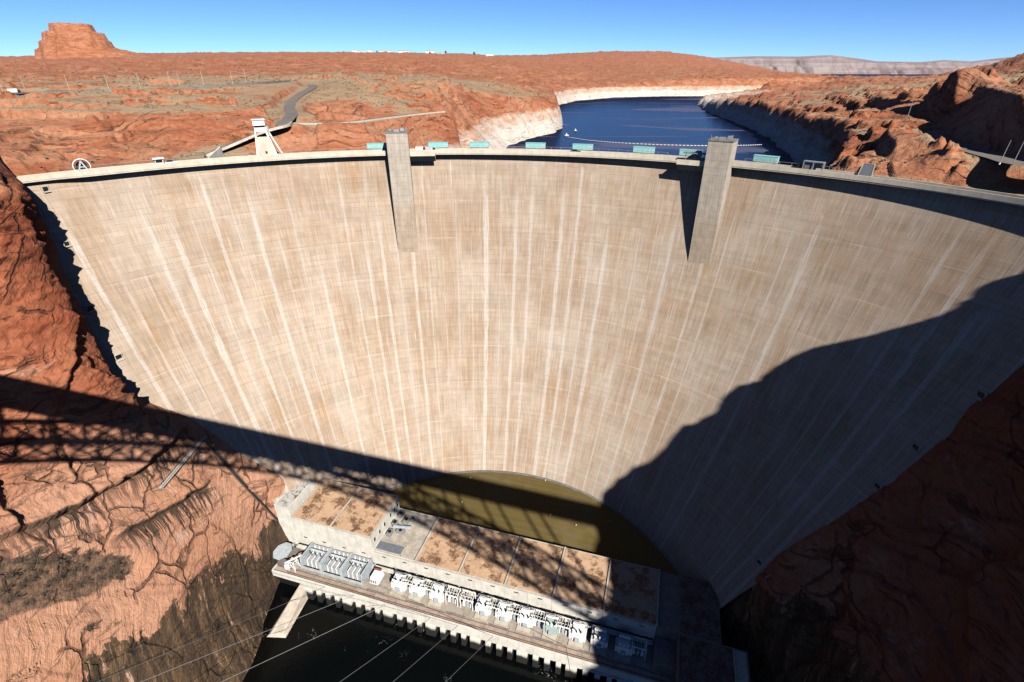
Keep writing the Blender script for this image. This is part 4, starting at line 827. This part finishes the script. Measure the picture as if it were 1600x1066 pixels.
for nm, a, b, la, lb, hh, mt, lab in (('rust_crate', -142.6, 126.8, 1.6, 2.4, 1.5, 'rust', 'red oxide crate between the octagonal plate and the blue bays'), ('rust_crate', -143.6, 121.0, 2.2, 1.6, 1.3, 'rust', 'red oxide crate by the deck corner beside the white lattice crane'), ('white_tank', -141.2, 120., 1.1, 1.1, 1.6, 'white', 'small white tank by the lattice crane')):
    t = thing(nm, lab, nm.split('_')[1], ab(a, b, -199), RZ)
    m = MB()
    if nm == 'white_tank': m.tube((0, 0, 0), (0, 0, hh), la, n=14); m.tube((0, 0, hh), (0, 0, hh+.35), la, .3, n=14); m.build('shell', MT[mt], t)
    else:
        m.box(-la, la, -lb, lb, 0, hh); m.build('body', MT[mt], t, bev=.08); m = MB(); m.box(-la-.1, la+.1, -lb-.1, lb+.1, hh, hh+.18); m.build('lid', MT['dconc'], t)

# ------------------------------------------------------------------ overhead cables from the deck to the left rim, and one to the right
CB = [(-119.2, (330, 988)), (-104.8, (250, 1050)), (-89.6, (280, 1093)), (-69.3, (525, 1066)), (-57.3, (609, 1066)), (-42.4, (692, 1066))]
for i, (a, q) in enumerate(CB):
    p = Vector(ab(a, 116.6, -199.2)); d = Vector(ray(*q)); d = d/d.y; e = d*(78 if i > 2 else 92)
    e = p+(e-p)*3.2; pts = [p.lerp(e, k/30) for k in range(31)]
    pts = [c-Vector((0, 0, 1.2*math.sin(math.pi*k/30))) for k, c in enumerate(pts)]
    m = MB(); m.path([tuple(c) for c in pts], .085, n=5); tag(m.build('power_cable', MT['wire']), 'thin pale overhead cable, %s from the left, rising from the deck over the dark river' % ('first', 'second', 'third', 'fourth', 'fifth', 'sixth')[i], 'cable', 'overhead cables over the river')
p = Vector(ab(-13.8, 120.5, -199)); d = Vector(ray(894, 1066)); e = d/d.y*86; m = MB(); e = p+(e-p)*1.5; m.path([tuple(p.lerp(e, k/12)) for k in range(13)], .085, n=5); tag(m.build('power_cable', MT['wire']), 'lone near-vertical cable dropping from the deck in the canyon shadow', 'cable')

# ------------------------------------------------------------------ the steel arch bridge the picture is taken from
BR = thing('arch_bridge', 'brown steel deck-arch bridge carrying the viewpoint and throwing its lattice shadow over the canyon', 'bridge', (-30*.956, 30*.294, -4.5), math.atan2(-.294, .956))
BO = (-30., 0., -4.5)
def bpart(m, nm, mt='bridge'): return m.build(nm, MT[mt], BR, BO)
m = MB(); m.box(-262, 178, -12.6, -.6, -2.3, -1.75); bpart(m, 'deck_slab', 'asphalt')
for n0 in (-.9, -12.5): m = MB(); m.box(-262, 178, n0, n0+.35, -1.75, -.85); bpart(m, 'parapet', 'deck')
for n0 in (-2.2, -11.6): m = MB(); m.box(-262, 178, n0, n0+.7, -4.4, -2.3); bpart(m, 'girder')
SC, HS = -34., 170.
at_ = lambda s_: -6.0-46*((s_-SC)/HS)**2
ab_ = lambda s_: -14.5-49*((s_-SC)/HS)**2
NP = 31; ss_ = [SC-HS+2*HS*k/NP for k in range(NP+1)]
for n0 in (-1.6, -11.4):
    m = MB()
    for k in range(NP):
        s0, s1 = ss_[k], ss_[k+1]; m.bar((s0, n0, at_(s0)), (s1, n0, at_(s1)), 1.0, 1.3); m.bar((s0, n0, ab_(s0)), (s1, n0, ab_(s1)), 1.0, 1.3)
        m.bar((s0, n0, at_(s0)), (s0, n0, ab_(s0)), .9); m.bar((s0, n0, at_(s0)), (s1, n0, ab_(s1)), .75); m.bar((s1, n0, at_(s1)), (s0, n0, ab_(s0)), .75)
    bpart(m, 'arch_rib')
    for k in range(1, NP, 2):
        s0 = ss_[k]
        if at_(s0) < -8: m = MB(); m.bar((s0, n0, -4.4), (s0, n0, at_(s0)), .9); bpart(m, 'spandrel_column')
m = MB()
for k in range(NP+1):
    s0 = ss_[k]
    for f in (at_, ab_):
        m.bar((s0, -1.6, f(s0)), (s0, -11.4, f(s0)), .5)
        if k < NP: s1 = ss_[k+1]; m.bar((s0, -1.6, f(s0)), (s1, -11.4, f(s1)), .35); m.bar((s0, -11.4, f(s0)), (s1, -1.6, f(s1)), .35)
bpart(m, 'lateral_bracing')

# ------------------------------------------------------------------ things on the crest
def th_of(px, py, z): q = plane(px, py, z); return math.atan2(q[0]-CC[0], q[1]-CC[1])
def on_crest(th, r, z): return crest_pt(th, r, z), -th
def hoist():
    t = thing('gate_hoist', '', 'gate hoist', (0, 0, 0))
    m = MB(); m.box(-4.9, 4.9, -1.3, 1.3, .8, 3.2); m.build('housing', MT['teal'], t, bev=.12)
    m = MB(); m.box(-5.0, 5.0, -1.4, 1.4, 3.2, 3.36); m.build('roof', MT['teal'], t)
    for x in (-4.3, -1.4, 1.4, 4.3): m = MB(); m.box(x-.25, x+.25, -1.1, 1.1, 0, .8); m.build('leg', MT['teal'], t)
    m = MB(); m.box(-3.9, 4.6, -1.36, -1.28, .25, .95)
    for k in range(9): m.box(-3.7+k*.98, -3.2+k*.98, -1.4, -1.34, .3, .9)
    m.build('louvre_strip', MT['dconc'], t)
    m = MB(); m.box(3.6, 4.4, -1.36, -1.28, 1., 2.8); m.build('door', MT['pale'], t)
    return t
hp = [(590, 236, 'turquoise gate hoist half hidden by the left elevator tower, on its left'), (686, 231, 'turquoise gate hoist just right of the left elevator tower'), (750, 231, 'third turquoise gate hoist from the left, in front of the white rock slope'), (838, 232, 'fourth turquoise gate hoist from the left, where the white rock meets the lake'),
      (911, 235, 'fifth turquoise gate hoist from the left, against the dark blue lake'), (1006, 240, 'sixth turquoise gate hoist from the left, against the dark blue lake'), (1082, 243, 'turquoise gate hoist just left of the right elevator tower'), (1196, 255, 'rightmost turquoise gate hoist, right of the right elevator tower')]
h0 = hoist()
for i, (px, py, lab) in enumerate(hp):
    t = h0 if i == 0 else copy_tree(h0); th_ = th_of(px, py+1, -36.6); l, rz = on_crest(th_, 214.3, -36.6); place(t, l, rz); t['label'] = lab; t['group'] = 'turquoise gate hoists along the crest'
th_ = th_of(417, 244, -36.7); l, rz = on_crest(th_, 211.0, -36.75); t = thing('gantry_tower', 'tall white-grey gantry tower with slanting legs on the left part of the dam crest', 'gantry', l, rz)
m = MB(); m.add([(-4.6,-1.6,0),(5.2,-1.6,0),(2.6,-1.6,9.2),(-3.6,-1.6,9.2),(-4.6,-1.2,0),(5.2,-1.2,0),(2.6,-1.2,9.2),(-3.6,-1.2,9.2)], [(0,1,2,3),(7,6,5,4),(0,4,5,1),(1,5,6,2),(2,6,7,3),(3,7,4,0)]); m.build('front_panel', MT['crest'], t); t.scale = (.86, .86, .95)
for a, b in (((-4.6, -1.5, 0), (-2.9, -1.0, 13.2)), ((5.2, -1.5, 0), (1.5, -1.0, 13.2)), ((-4.2, 3.0, 0), (-2.6, 1.6, 13.2)), ((8.2, 3.0, 0), (2.2, 1.6, 13.2))): m = MB(); m.bar(a, b, .75); m.build('leg', MT['white'], t)
m = MB(); m.box(-3.3, 2.0, -1.5, 2.2, 11.6, 13.4); m.build('cross_head', MT['white'], t)
m = MB(); m.box(-3.6, 2.2, -2.0, 2.8, 14.2, 16.6, (.1, -.1, .5, -.2)); cb = m.build('cabin', MT['white'], t, bev=.1); m = MB(); m.box(-3.1, 1.8, -1.7, 2.4, 13.4, 14.2); m.build('window_band', MT['glass'], cb); m = MB(); m.box(-3.9, 2.5, -2.2, 3.0, 16.6, 16.85); m.build('roof', MT['white'], cb)
m = MB(); m.box(-.3, .7, -1.66, -1.58, 1.6, 2.7); m.build('hatch', MT['black'], t); m = MB(); m.box(2.6, 3.6, .2, 1.4, 9.2, 13.8); m.build('ladder_cage', MT['steel'], t)
th_ = th_of(136, 272, -36.8); l, rz = on_crest(th_, 213.0, -36.9); t = thing('ring_portal', 'round white-rimmed portal ring behind the far left end of the crest', 'portal', l, rz)
def ring(r, rr, y, n=28):
    m = MB(); m.sweep([[((r+rr*math.cos(a))*math.cos(p), y+rr*math.sin(a), 2.0+(r+rr*math.cos(a))*math.sin(p)) for a in np.linspace(0, 2*math.pi, 7)[:-1]] for p in np.linspace(0, 2*math.pi, n)], cap=False); return m
ring(2.75, .2, 0).build('outer_ring', MT['white'], t); ring(2.1, .26, .1).build('inner_ring', MT['rust'], t)
m = MB(); m.tube((0, .5, 2.0), (0, .9, 2.0), 2.5, n=24); m.build('dark_disc', MT['black'], t)
t = thing('a_frame', 'pale turquoise A-shaped frame standing in front of the white-rimmed ring', 'hoist frame', on_crest(th_, 212.0, -36.7)[0], rz)
for x in (-1.6, 1.6): m = MB(); m.bar((x, -.2, 0), (0, 0, 4.0), .45); m.build('leg', MT['pale'], t)
m = MB(); m.bar((-.9, -.1, 1.7), (.9, -.1, 1.7), .4); m.build('cross_bar', MT['pale'], t)
th_ = th_of(251, 259, -36.8); l, rz = on_crest(th_, 211.0, -36.75); t = thing('guard_booth', 'small pale guard booth with an overhanging flat roof on the left crest', 'booth', l, rz)
m = MB(); m.box(-1.5, 1.5, -1.1, 1.1, 0, 2.4); m.build('walls', MT['conc'], t); m = MB(); m.box(-2.1, 2.1, -1.7, 1.7, 2.4, 2.75); m.build('roof', MT['white'], t); m = MB(); m.box(-1.2, 1.2, -1.16, -1.08, 1., 2.); m.build('window', MT['glass'], t)
def car(nm, lab, cat, loc, rz, paint, L=4.8, W=1.9, Hh=1.6, van=False, cab=None):
    t = thing(nm, lab, cat, loc, rz); m = MB(); h1 = .55*Hh
    if van: m.box(-L/2, L*.22, -W/2, W/2, .45, Hh*1.35); m.build('cargo_box', MT[paint], t, bev=.08); m = MB(); m.box(L*.24, L/2, -W/2, W/2, .45, Hh*1.05, (0, -.5, .1, -.1)); m.build('cab', MT[cab or paint], t, bev=.1)
    else: m.box(-L/2, L/2, -W/2, W/2, .35, h1+.15); m.build('body', MT[paint], t, bev=.15); m = MB(); m.box(-L*.38, L*.2, -W/2+.06, W/2-.06, h1+.15, Hh, (.5, -.6, .15, -.15)); m.build('cabin', MT['glass'], t, bev=.06)
    for x in (-L*.31, L*.31):
        for y in (-W/2+.1, W/2-.1): m = MB(); m.tube((x, y-.12, .36), (x, y+.12, .36), .36, n=12); m.build('wheel', MT['rubber'], t)
    return t
th_ = th_of(268, 256, -36.8); l, rz = on_crest(th_, 209.6, -36.75); car('parked_car', 'small white car parked beside the guard booth', 'car', l, rz, 'white')
th_ = th_of(895, 243, -36.8); l, rz = on_crest(th_, 209.2, -36.75); car('parked_car', 'tiny dark car on the crest road below the fifth gate hoist', 'car', l, rz, 'black')
for px, lab, pt in ((657, 'white van on the viewing platform, next to the left elevator tower', 'white'), (672, 'pale van at the right end of the viewing platform by the left tower', 'pale')):
    th_ = th_of(px, 239, -36.8); l, rz = on_crest(th_, 208.2, -36.75); car('parked_van', lab, 'van', l, rz, pt, 5.0, 2.0, 1.6, True, 'black')
q = RQ['highway'][0]; k = int(np.argmin(np.abs(q[:, 0]/q[:, 1]-plane(22, 147, -16)[0]/plane(22, 147, -16)[1]))); tg = q[k+1]-q[k-1]
car('box_truck', 'white box truck with a dark cab on the highway at the far left', 'truck', tuple(q[k]+np.array((0, 0, .05))), math.atan2(tg[1], tg[0]), 'white', 6.5, 2.3, 2.0, True, 'black')
# right-hand end of the crest
th_ = th_of(1279, 263, -36.9); l, rz = on_crest(th_, 211.0, -36.75); t = thing('intake_frame', 'grey open steel frame of two bays on the right crest', 'steel frame', l, rz)
for x in (-3.6, 0, 3.6): 
    for y in (-.8, .8): m = MB(); m.bar((x, y, 0), (x, y, 3.2), .35); m.build('post', MT['steel'], t)
m = MB(); m.box(-3.8, 3.8, -1., 1., 3.2, 3.55); m.build('top_beam', MT['steel'], t); m = MB(); m.box(-3.2, -.6, -.5, .5, 0, 1.9); m.build('machine_box', MT['dconc'], t); m = MB(); m.box(-6.2, -4.8, -.5, .5, 0, 2.3); m.build('cabinet', MT['black'], t)
th_ = th_of(1361, 273, -36.9); l, rz = on_crest(th_, 210.8, -36.75); t = thing('trash_screen', 'grey rectangular trash screen leaning upright on the right crest', 'screen', l, rz)
m = MB(); m.bar((-2.3, 0, 0), (-1.9, 1.2, 4.6), .3); m.bar((2.3, 0, 0), (1.9, 1.2, 4.6), .3); m.bar((-2., 1.2, 4.6), (2., 1.2, 4.6), .3); m.bar((-2.3, 0, .3), (2.3, 0, .3), .3); m.build('frame', MT['kerb'], t)
m = MB(); m.add([(-2.1,.05,.4),(2.1,.05,.4),(1.75,1.15,4.5),(-1.75,1.15,4.5),(-2.1,.2,.4),(2.1,.2,.4),(1.75,1.3,4.5),(-1.75,1.3,4.5)], [(0,1,2,3),(7,6,5,4),(0,4,5,1),(1,5,6,2),(2,6,7,3),(3,7,4,0)])
m.build('mesh_panel', MT['grate'], t)
for px, py, lab in ((1546, 292, 'left of the two thin pale poles on rocks beyond the right crest'), (1566, 293, 'right of the two thin pale poles on rocks beyond the right crest')):
    q = plane(px, py, -36.); z0 = ground(q[0], q[1]); t = thing('thin_pole', lab, 'pole', (q[0], q[1], z0), 0, 'twin poles on the right abutment'); m = MB(); m.tube((0, 0, -.5), (.5, 0, 7.2), .13, .09); m.build('shaft', MT['steel'], t); m = MB(); m.tube((0, 0, -.3), (.02, 0, .3), .3, n=10); m.build('footing', MT['conc'], t)
q = plane(1412, 201, -31); z0 = ground(q[0], q[1]); t = thing('utility_pole', 'lone utility pole with a crossarm at the pull-out on the right rim', 'pole', (q[0], q[1], z0)); m = MB(); m.tube((0, 0, -.5), (0, 0, 7.5), .18, .12); m.build('shaft', MT['steel'], t); m = MB(); m.bar((-1.6, .6, 5.9), (1.6, -.6, 6.6), .2); m.build('crossarm', MT['steel'], t)
pb = [plane(*k_) for k_ in ((1378, 207, -30.9), (1390, 204.5, -30.9), (1406, 203.5, -30.8))]; t = thing('road_barrier', 'low pale concrete barrier round the pull-out on the right rim', 'barrier', tuple(pb[0])); m = MB()
for a, b in zip(pb[:-1], pb[1:]): m.bar(tuple(a-pb[0]+(0, 0, .5)), tuple(b-pb[0]+(0, 0, .5)), .6, 1.2)
m.build('wall', MT['white'], t)
# pale kerb walls beside the left roads, and the wedge wall at the ramp
def kerb_wall(nm, lab, key, sgn, off_, i0, i1, wd=.6, ht=.35, mt='kerb'):
    q, nr = RQ[key]; of_ = np.linspace(22, 9, len(q))+.6 if key == 'highway' else np.full(len(q), off_); pts = [(q[i][0]+nr[i][0]*sgn*of_[i], q[i][1]+nr[i][1]*sgn*of_[i], q[i][2]+.1) for i in range(i0, i1)]
    m = MB(); m.sweep([[(p[0]+nr[i0+j][0]*a, p[1]+nr[i0+j][1]*a, p[2]+b) for a, b in ((-wd/2, -.8), (wd/2, -.8), (wd/2, ht), (-wd/2, ht))] for j, p in enumerate(pts)]); return tag(m.build(nm, MT[mt]), lab, 'road wall')
kerb_wall('parapet_wall', 'pale low wall along the outer edge of the curving access road', 'access_road', 1, 3.7, 2, 40)
kerb_wall('parapet_wall', 'pale low wall along the level service road', 'service_road', 1, 3.9, 4, 60)
kerb_wall('guard_rail', 'dark guard rail along the near edge of the left highway', 'highway', 1, 0., 6, 84, .3, .9, 'dconc')
q = plane(338, 246, -37); t = thing('wedge_wall', 'triangular retaining wall in shade-dark concrete beside the ramp on the left crest', 'retaining wall', (q[0], q[1], -37.2), .35)
m = MB(); m.add([(-3.6,0,0),(3.6,0,0),(2.6,0,4.6),(-3.6,1.2,0),(3.6,1.2,0),(2.6,1.2,4.6)], [(0,1,2),(5,4,3),(0,3,4,1),(1,4,5,2),(2,5,3,0)]); m.build('slab', MT['dconc'], t); m = MB(); m.bar((-3.6, .6, .1), (2.6, .6, 4.75), 1.4, .3); m.build('coping', MT['conc'], t)  # the slab's shaded side is put into its dark concrete
# street lamps along the highway
q, nr = RQ['highway']
def lamp():
    t = thing('street_lamp', '', 'street lamp', (0, 0, 0)); m = MB(); m.tube((0, 0, -.3), (0, 0, 9.6), .16, .10); m.build('pole', MT['kerb'], t)
    m = MB(); m.bar((0, 0, 9.5), (0, -2.2, 10.1), .12); m.build('arm', MT['kerb'], t); m = MB(); m.box(-.25, .25, -2.9, -2.0, 9.98, 10.18); m.build('lamp_head', MT['steel'], t); return t
l0 = lamp(); lp = [(8, 1), (44, -1), (107, 1), (172, 1), (223, -1), (267, -1), (279, 1), (317, -1), (368, 1), (390, -1)]
nm_ = ['left edge, beside the white truck', 'far side, second from the left', 'near side, third from the left', 'near side, above the dark dead bushes', 'far side, fifth from the left', 'far side of a close pair', 'near side of a close pair', 'far side, eighth from the left', 'near side, last but one on the right', 'at the right end of the row']
for i, (px, sd) in enumerate(lp):
    ratio = plane(px, 142, -14.5); ratio = ratio[0]/ratio[1]; off_ = q[:, :2]+nr*sd*(np.linspace(22, 9, len(q))[:, None]+.3); k = int(np.argmin(np.abs(off_[:, 0]/off_[:, 1]-ratio)))
    t = l0 if i == 0 else copy_tree(l0); place(t, (off_[k, 0], off_[k, 1], q[k, 2]), math.atan2(-nr[k][0], nr[k][1])*0+(0 if sd > 0 else math.pi)); t['label'] = 'thin street lamp by the left highway, '+nm_[i]; t['group'] = 'street lamps along the highway'
# the little town on the horizon
def on_land(px, D, dz=0): q = depth(px, 90, D); return (q[0], q[1], ground(q[0], q[1])+dz)
for px, D, L, Hh, lab in ((556, 3380, 30, 11, 'white low building, leftmost of the far town on the horizon'), (579, 3390, 22, 12, 'white small building, second from left on the far horizon'), (566, 3460, 60, 8, 'long grey shed between the first two white buildings on the horizon'), (604, 3420, 90, 7, 'long low grey building on the horizon, right of the second white one'), (632, 3380, 60, 9, 'cream building above the middle of the far town'), (672, 3300, 46, 9, 'pale building on the horizon above the left elevator tower'), (690, 3280, 50, 8, 'pale wide building right of the tower on the horizon'), (765, 3200, 40, 8, 'last white building at the right end of the far town')):
    t = thing('distant_house', lab, 'building', on_land(px, D), 0.1, 'buildings of the far town'); m = MB(); m.box(-L/2, L/2, -8, 8, -4, Hh); m.build('walls', MT['white' if 'white' in lab else 'conc'], t); m = MB(); m.box(-L/2-1, L/2+1, -9, 9, Hh, Hh+1.2); m.build('roof', MT['dconc'], t)
def crown_tree(nm, lab, loc, hh, group):
    t = thing(nm, lab, 'tree', loc, random.random()*6, group); m = MB(); m.tube((0, 0, -.5), (0, 0, hh*.5), hh*.05, hh*.03, n=6); m.build('trunk', MT['twig'], t); m = MB()
    for k in range(90):
        d = Vector((random.gauss(0, 1), random.gauss(0, 1), random.gauss(0, 1))).normalized()*random.random()**.4; c = Vector((d.x*hh*.33, d.y*hh*.33, hh*.6+d.z*hh*.4)); u = Vector((random.gauss(0, 1), random.gauss(0, 1), random.gauss(0, 1))).normalized()*hh*.11; v = u.orthogonal()
        m.add([tuple(c+u), tuple(c+v), tuple(c-u), tuple(c-v)], [(0, 1, 2, 3)])
    m.build('crown', MT['leaf'], t); return t
for px, hh, lab in ((697, 15, 'tallest dark tree on the horizon, right of the left tower'), (741, 16, 'broad dark tree standing alone at the right of the far town'), (590, 12, 'small dark tree between the far white buildings'), (672, 13, 'dark tree on the horizon just left of the tallest one')): crown_tree('horizon_tree', lab, on_land(px, 3150), hh, 'trees of the far town')
# log boom and work floats on the lake
bp = [plane(*k_) for k_ in ((884, 214, -70.9), (915, 219, -70.9), (960, 223, -70.9), (1030, 226.5, -70.9), (1100, 228, -70.9), (1160, 227.5, -70.9), (1200, 226, -70.9))]
t = thing('log_boom', 'thin white string of floats across the dark lake behind the dam', 'log boom', tuple(bp[0])); tt = np.linspace(0, 6, 73); bq = pchip(np.arange(7.), np.array(bp), tt)-np.array(bp[0])
m = MB(); m.path([tuple(p+(0, 0, .1)) for p in bq], .12, n=4); m.build('cable', MT['steel'], t)
for a, b in zip(bq[:-1], bq[1:]):
    m = MB(); m.tube(tuple(a+(b-a)*.2+(0, 0, .2)), tuple(a+(b-a)*.8+(0, 0, .2)), .26, n=8); m.build('float', MT['white'], t)
for px, py, L, lab in ((885, 212, 4.5, 'larger white work barge at the left end of the log boom'), (899, 204.5, 2.6, 'small white boat on the lake beyond the log boom')):
    q = plane(px, py, -71); t = thing('work_boat', lab, 'boat', tuple(q), .4); m = MB(); m.box(-L/2, L/2, -L*.2, L*.2, -.3, .8, (-.4, .4, -.2, .2)); m.build('hull', MT['white'], t); m = MB(); m.box(-L*.2, L*.12, -L*.13, L*.13, .8, 2.6); c_ = m.build('cabin', MT['white'], t); m = MB(); m.box(-L*.19, L*.125, -L*.135, L*.135, 1.6, 2.1); m.build('window', MT['glass'], c_)

# ------------------------------------------------------------------ on the left wall and at the foot of the dam
bv = BVHTree.FromPolygons([tuple(v.co) for v in WL.data.vertices], [tuple(p.vertices) for p in WL.data.polygons])
def wall_hit(px, py):
    h = bv.ray_cast(Vector((0, 0, ZO)), Vector(ray(px, py)).normalized()); return h[0]-Vector((0, 0, ZO)), h[1]
pts = [wall_hit(250+68*k/8, 765-80*k/8)[0]+Vector((.9, -.5, 1.1)) for k in range(9)]
for i in range(1, 8): pts[i] = pts[0].lerp(pts[8], i/8)*.6+pts[i]*.4
t = thing('walkway', 'narrow pale metal walkway with railings climbing the left rock apron', 'walkway', tuple(pts[0])); p0 = pts[0]; m = MB(); up = Vector((0, 0, 1))
for a, b in zip(pts[:-1], pts[1:]): m.bar(a-p0, b-p0, 1.5, .2)
m.build('deck', MT['kerb'], t)
for sd in (-.7, .7):
    m = MB()
    for a, b in zip(pts[:-1], pts[1:]):
        n_ = (b-a).cross(up).normalized()*sd; m.bar(a-p0+n_+up*1.1, b-p0+n_+up*1.1, .12)
        for k in range(3): c = a.lerp(b, k/3)-p0+n_; m.bar(c, c+up*1.1, .1)
    m.build('handrail', MT['steel'], t)
for k in (0, 2, 4, 6, 8): m = MB(); c = pts[k]-p0; m.bar(c, c-up*2.6+Vector((-.9, .3, 0)), .2); m.build('support', MT['steel'], t)
pts = [wall_hit(x_, y_)[0]+Vector((.2, -.2, .25)) for x_, y_ in ((322, 692), (350, 722), (378, 754), (405, 783), (432, 812))]; p0 = pts[0]
t = thing('drain_channel', 'dark stained drain channel running down the left rock to the powerplant', 'drain', tuple(p0))
for sd, nm, wd, hh, mt in ((0, 'bed', 1.2, .3, 'rubber'), (-.75, 'side_wall', .25, .5, 'twig'), (.75, 'side_wall', .25, .5, 'twig')):
    m = MB()
    for a, b in zip(pts[:-1], pts[1:]): n_ = (b-a).cross(up).normalized()*sd; m.bar(a-p0+n_, b-p0+n_, wd, hh)
    m.build(nm, MT[mt], t)
def shrub_parts(n, r):
    m = MB()
    for k in range(n):
        a = random.random()*6.28; e = random.uniform(.25, 1.45); d = Vector((math.cos(a)*math.cos(e), math.sin(a)*math.cos(e), math.sin(e))); L = r*random.uniform(.6, 1.1); c = d*L*.45+Vector((random.gauss(0, .12), random.gauss(0, .12), 0)); m.bar((0, 0, -.2), c, .07)
        for j in range(4): d2 = (d+Vector((random.gauss(0, .5), random.gauss(0, .5), random.gauss(0, .4)))).normalized(); e2 = c+d2*L*.55; m.bar(c, e2, .045); m.bar(c.lerp(e2, .5), c.lerp(e2, .5)+(d2+Vector((random.gauss(0, .7), random.gauss(0, .7), random.gauss(0, .5)))).normalized()*L*.3, .035)
    return m
s0 = thing('dead_shrub', 'leafless grey-brown shrub among the litter on the rock bench at the lower left', 'shrub', (0, 0, 0), 0, 'dead shrubs on the rock bench'); shrub_parts(34, 2.3).build('branches', MT['twig'], s0); m = MB(); m.tube((0, 0, -.6), (0, 0, .5), .16, .1, n=6); m.build('stem', MT['twig'], s0)
spots = [(30,880),(60,868),(85,880),(115,868),(140,872),(168,876),(182,888),(190,905),(150,895),(120,895),(95,905),(60,900),(40,915),(15,905),(70,930),(45,945),(20,940),(100,885),(160,905),(130,915),(178,898),(186,880),(10,925),(80,915),(140,985),(55,885)]
for i, (px, py) in enumerate(spots):
    t = s0 if i == 0 else copy_tree(s0); h, nn = wall_hit(px, py); place(t, tuple(h), random.random()*6, random.uniform(.7, 1.35)*(1.5 if (px, py) in ((182,888),(178,898),(186,880)) else 1))
# desert scrub dotted over the plateau
m_v, m_f = [], []
tr = np.radians(rng.uniform(-45, 45, 9000)); r_ = np.exp(rng.uniform(math.log(215), math.log(1500), 9000)); bx, by = r_*np.sin(tr), r_*np.cos(tr); bh, bs = height(bx, by)
hx, _ = height(bx+1.5, by); hy, _ = height(bx, by+1.5); slope = np.hypot(hx-bh, hy-bh)/1.5; cl_ = fbm(bx/50, by/50, 0*bx+3, 3); dck = np.hypot(bx-CC[0], by-CC[1]); rd_ok = np.ones_like(bx, bool)
for line, hw_ in ROADS: d, _, _ = seg_dist(bx, by, line); rd_ok &= d > hw_+1.5
sel = np.where((bh > -44) & (slope < .38) & (cl_ > -.12) & (dck > 222) & (by > 165) & rd_ok)[0][:4200]; nv = 0
for i in sel:
    s_ = rng.uniform(.25, .8)*(1 if r_[i] < 500 else 1.5)
    for q_ in range(2):
        o_ = np.array((bx[i], by[i], bh[i]))+rng.normal(size=3)*s_*.4*np.array((1, 1, .2)); v = [(1,0,.3),(-.8,.5,.25),(-.3,-.9,.3),(.2,.2,1),(0,0,-.3)]; v = np.array(v)*s_*rng.uniform(.7, 1.3, (5, 3))+o_
        m_v.append(v); m_f += [tuple(k+nv for k in f) for f in ((0,1,3),(1,2,3),(2,0,3),(1,0,4),(2,1,4),(0,2,4))]; nv += 5
m = MB(); m.v = [np.concatenate(m_v)]; m.f = m_f; m.n = nv; tag(m.build('desert_scrub', MT['scrub']), 'grey-green scrub dotted over the desert plateau', kind='stuff')
# structures at the toe of the dam
q = plane(592, 740, -195); t = thing('valve_house', 'small concrete valve house with a sloping chute at the left toe of the dam', 'shed', (q[0], q[1], -195.2), .25)
m = MB(); m.box(-3.4, 3.4, -2.2, 2.2, 0, 3.2); m.build('walls', MT['deck'], t); m = MB(); m.box(-3.7, 3.7, -2.5, 2.5, 3.2, 3.5); m.build('roof', MT['dconc'], t); m = MB(); m.box(-.8, .8, -2.26, -2.15, 0, 2.2); m.build('door', MT['black'], t); m = MB(); m.bar((2.6, 1, 2.2), (10.5, 5.2, 6.4), 2.2, 1.4); m.build('chute', MT['dconc'], t)
q = plane(1038, 835, -195); t = thing('outlet_block', 'slanting concrete outlet block at the shaded right toe of the dam', 'outlet', (q[0], q[1], -195.2), -.75)
m = MB(); m.box(-5.5, 5.5, -2.4, 2.4, 0, 1.2, (0, 0, 0, 0)); m.build('base', MT['dconc'], t); m = MB(); m.box(-5.2, 5.2, 1.2, 2.2, 1.2, 4.6); m.build('wall', MT['dconc'], t); m = MB(); m.box(-5.2, -4.2, -2.2, 1.2, 1.2, 4.2, (0, 0, 2.2, 0)); m.build('wing', MT['dconc'], t)
q = plane(1072, 868, -195); t = thing('pipe_bundle', 'row of dark pipes and boxes in the shadow right of the turf', 'pipes', (q[0], q[1], -195.2), -.95)
for k in range(3): m = MB(); m.tube((-7, -1.2+1.2*k, .9), (7, -1.2+1.2*k, .9), .42, n=10); m.build('pipe', MT['rust' if k == 1 else 'steel'], t)
for x in (-4, 1, 5): m = MB(); m.box(x-.9, x+.9, -2, 2, 0, 1.9); m.build('pump_box', MT['dconc'], t)
for px, py, lab in ((735, 748, 'lawn sprinkler at the top middle of the turf'), (852, 752, 'lawn sprinkler by the turf edge right of the middle'), (684, 757, 'lawn sprinkler near the left tip of the turf'), (722, 786, 'lawn sprinkler in the lower left of the turf'), (800, 790, 'lawn sprinkler in the centre of the turf'), (860, 806, 'lawn sprinkler in the lit strip right of centre'), (900, 822, 'lawn sprinkler near the edge of the canyon shadow'), (953, 816, 'lawn sprinkler inside the canyon shadow')):
    q = plane(px, py, -195); t = thing('sprinkler', lab, 'sprinkler', (q[0], q[1], -195.2), 0, 'sprinklers on the turf'); m = MB(); m.tube((0, 0, 0), (0, 0, .9), .12, n=8); m.build('riser', MT['steel'], t); m = MB(); m.tube((0, 0, .9), (0, 0, 1.25), .3, .16, n=8); m.build('head', MT['white'], t)
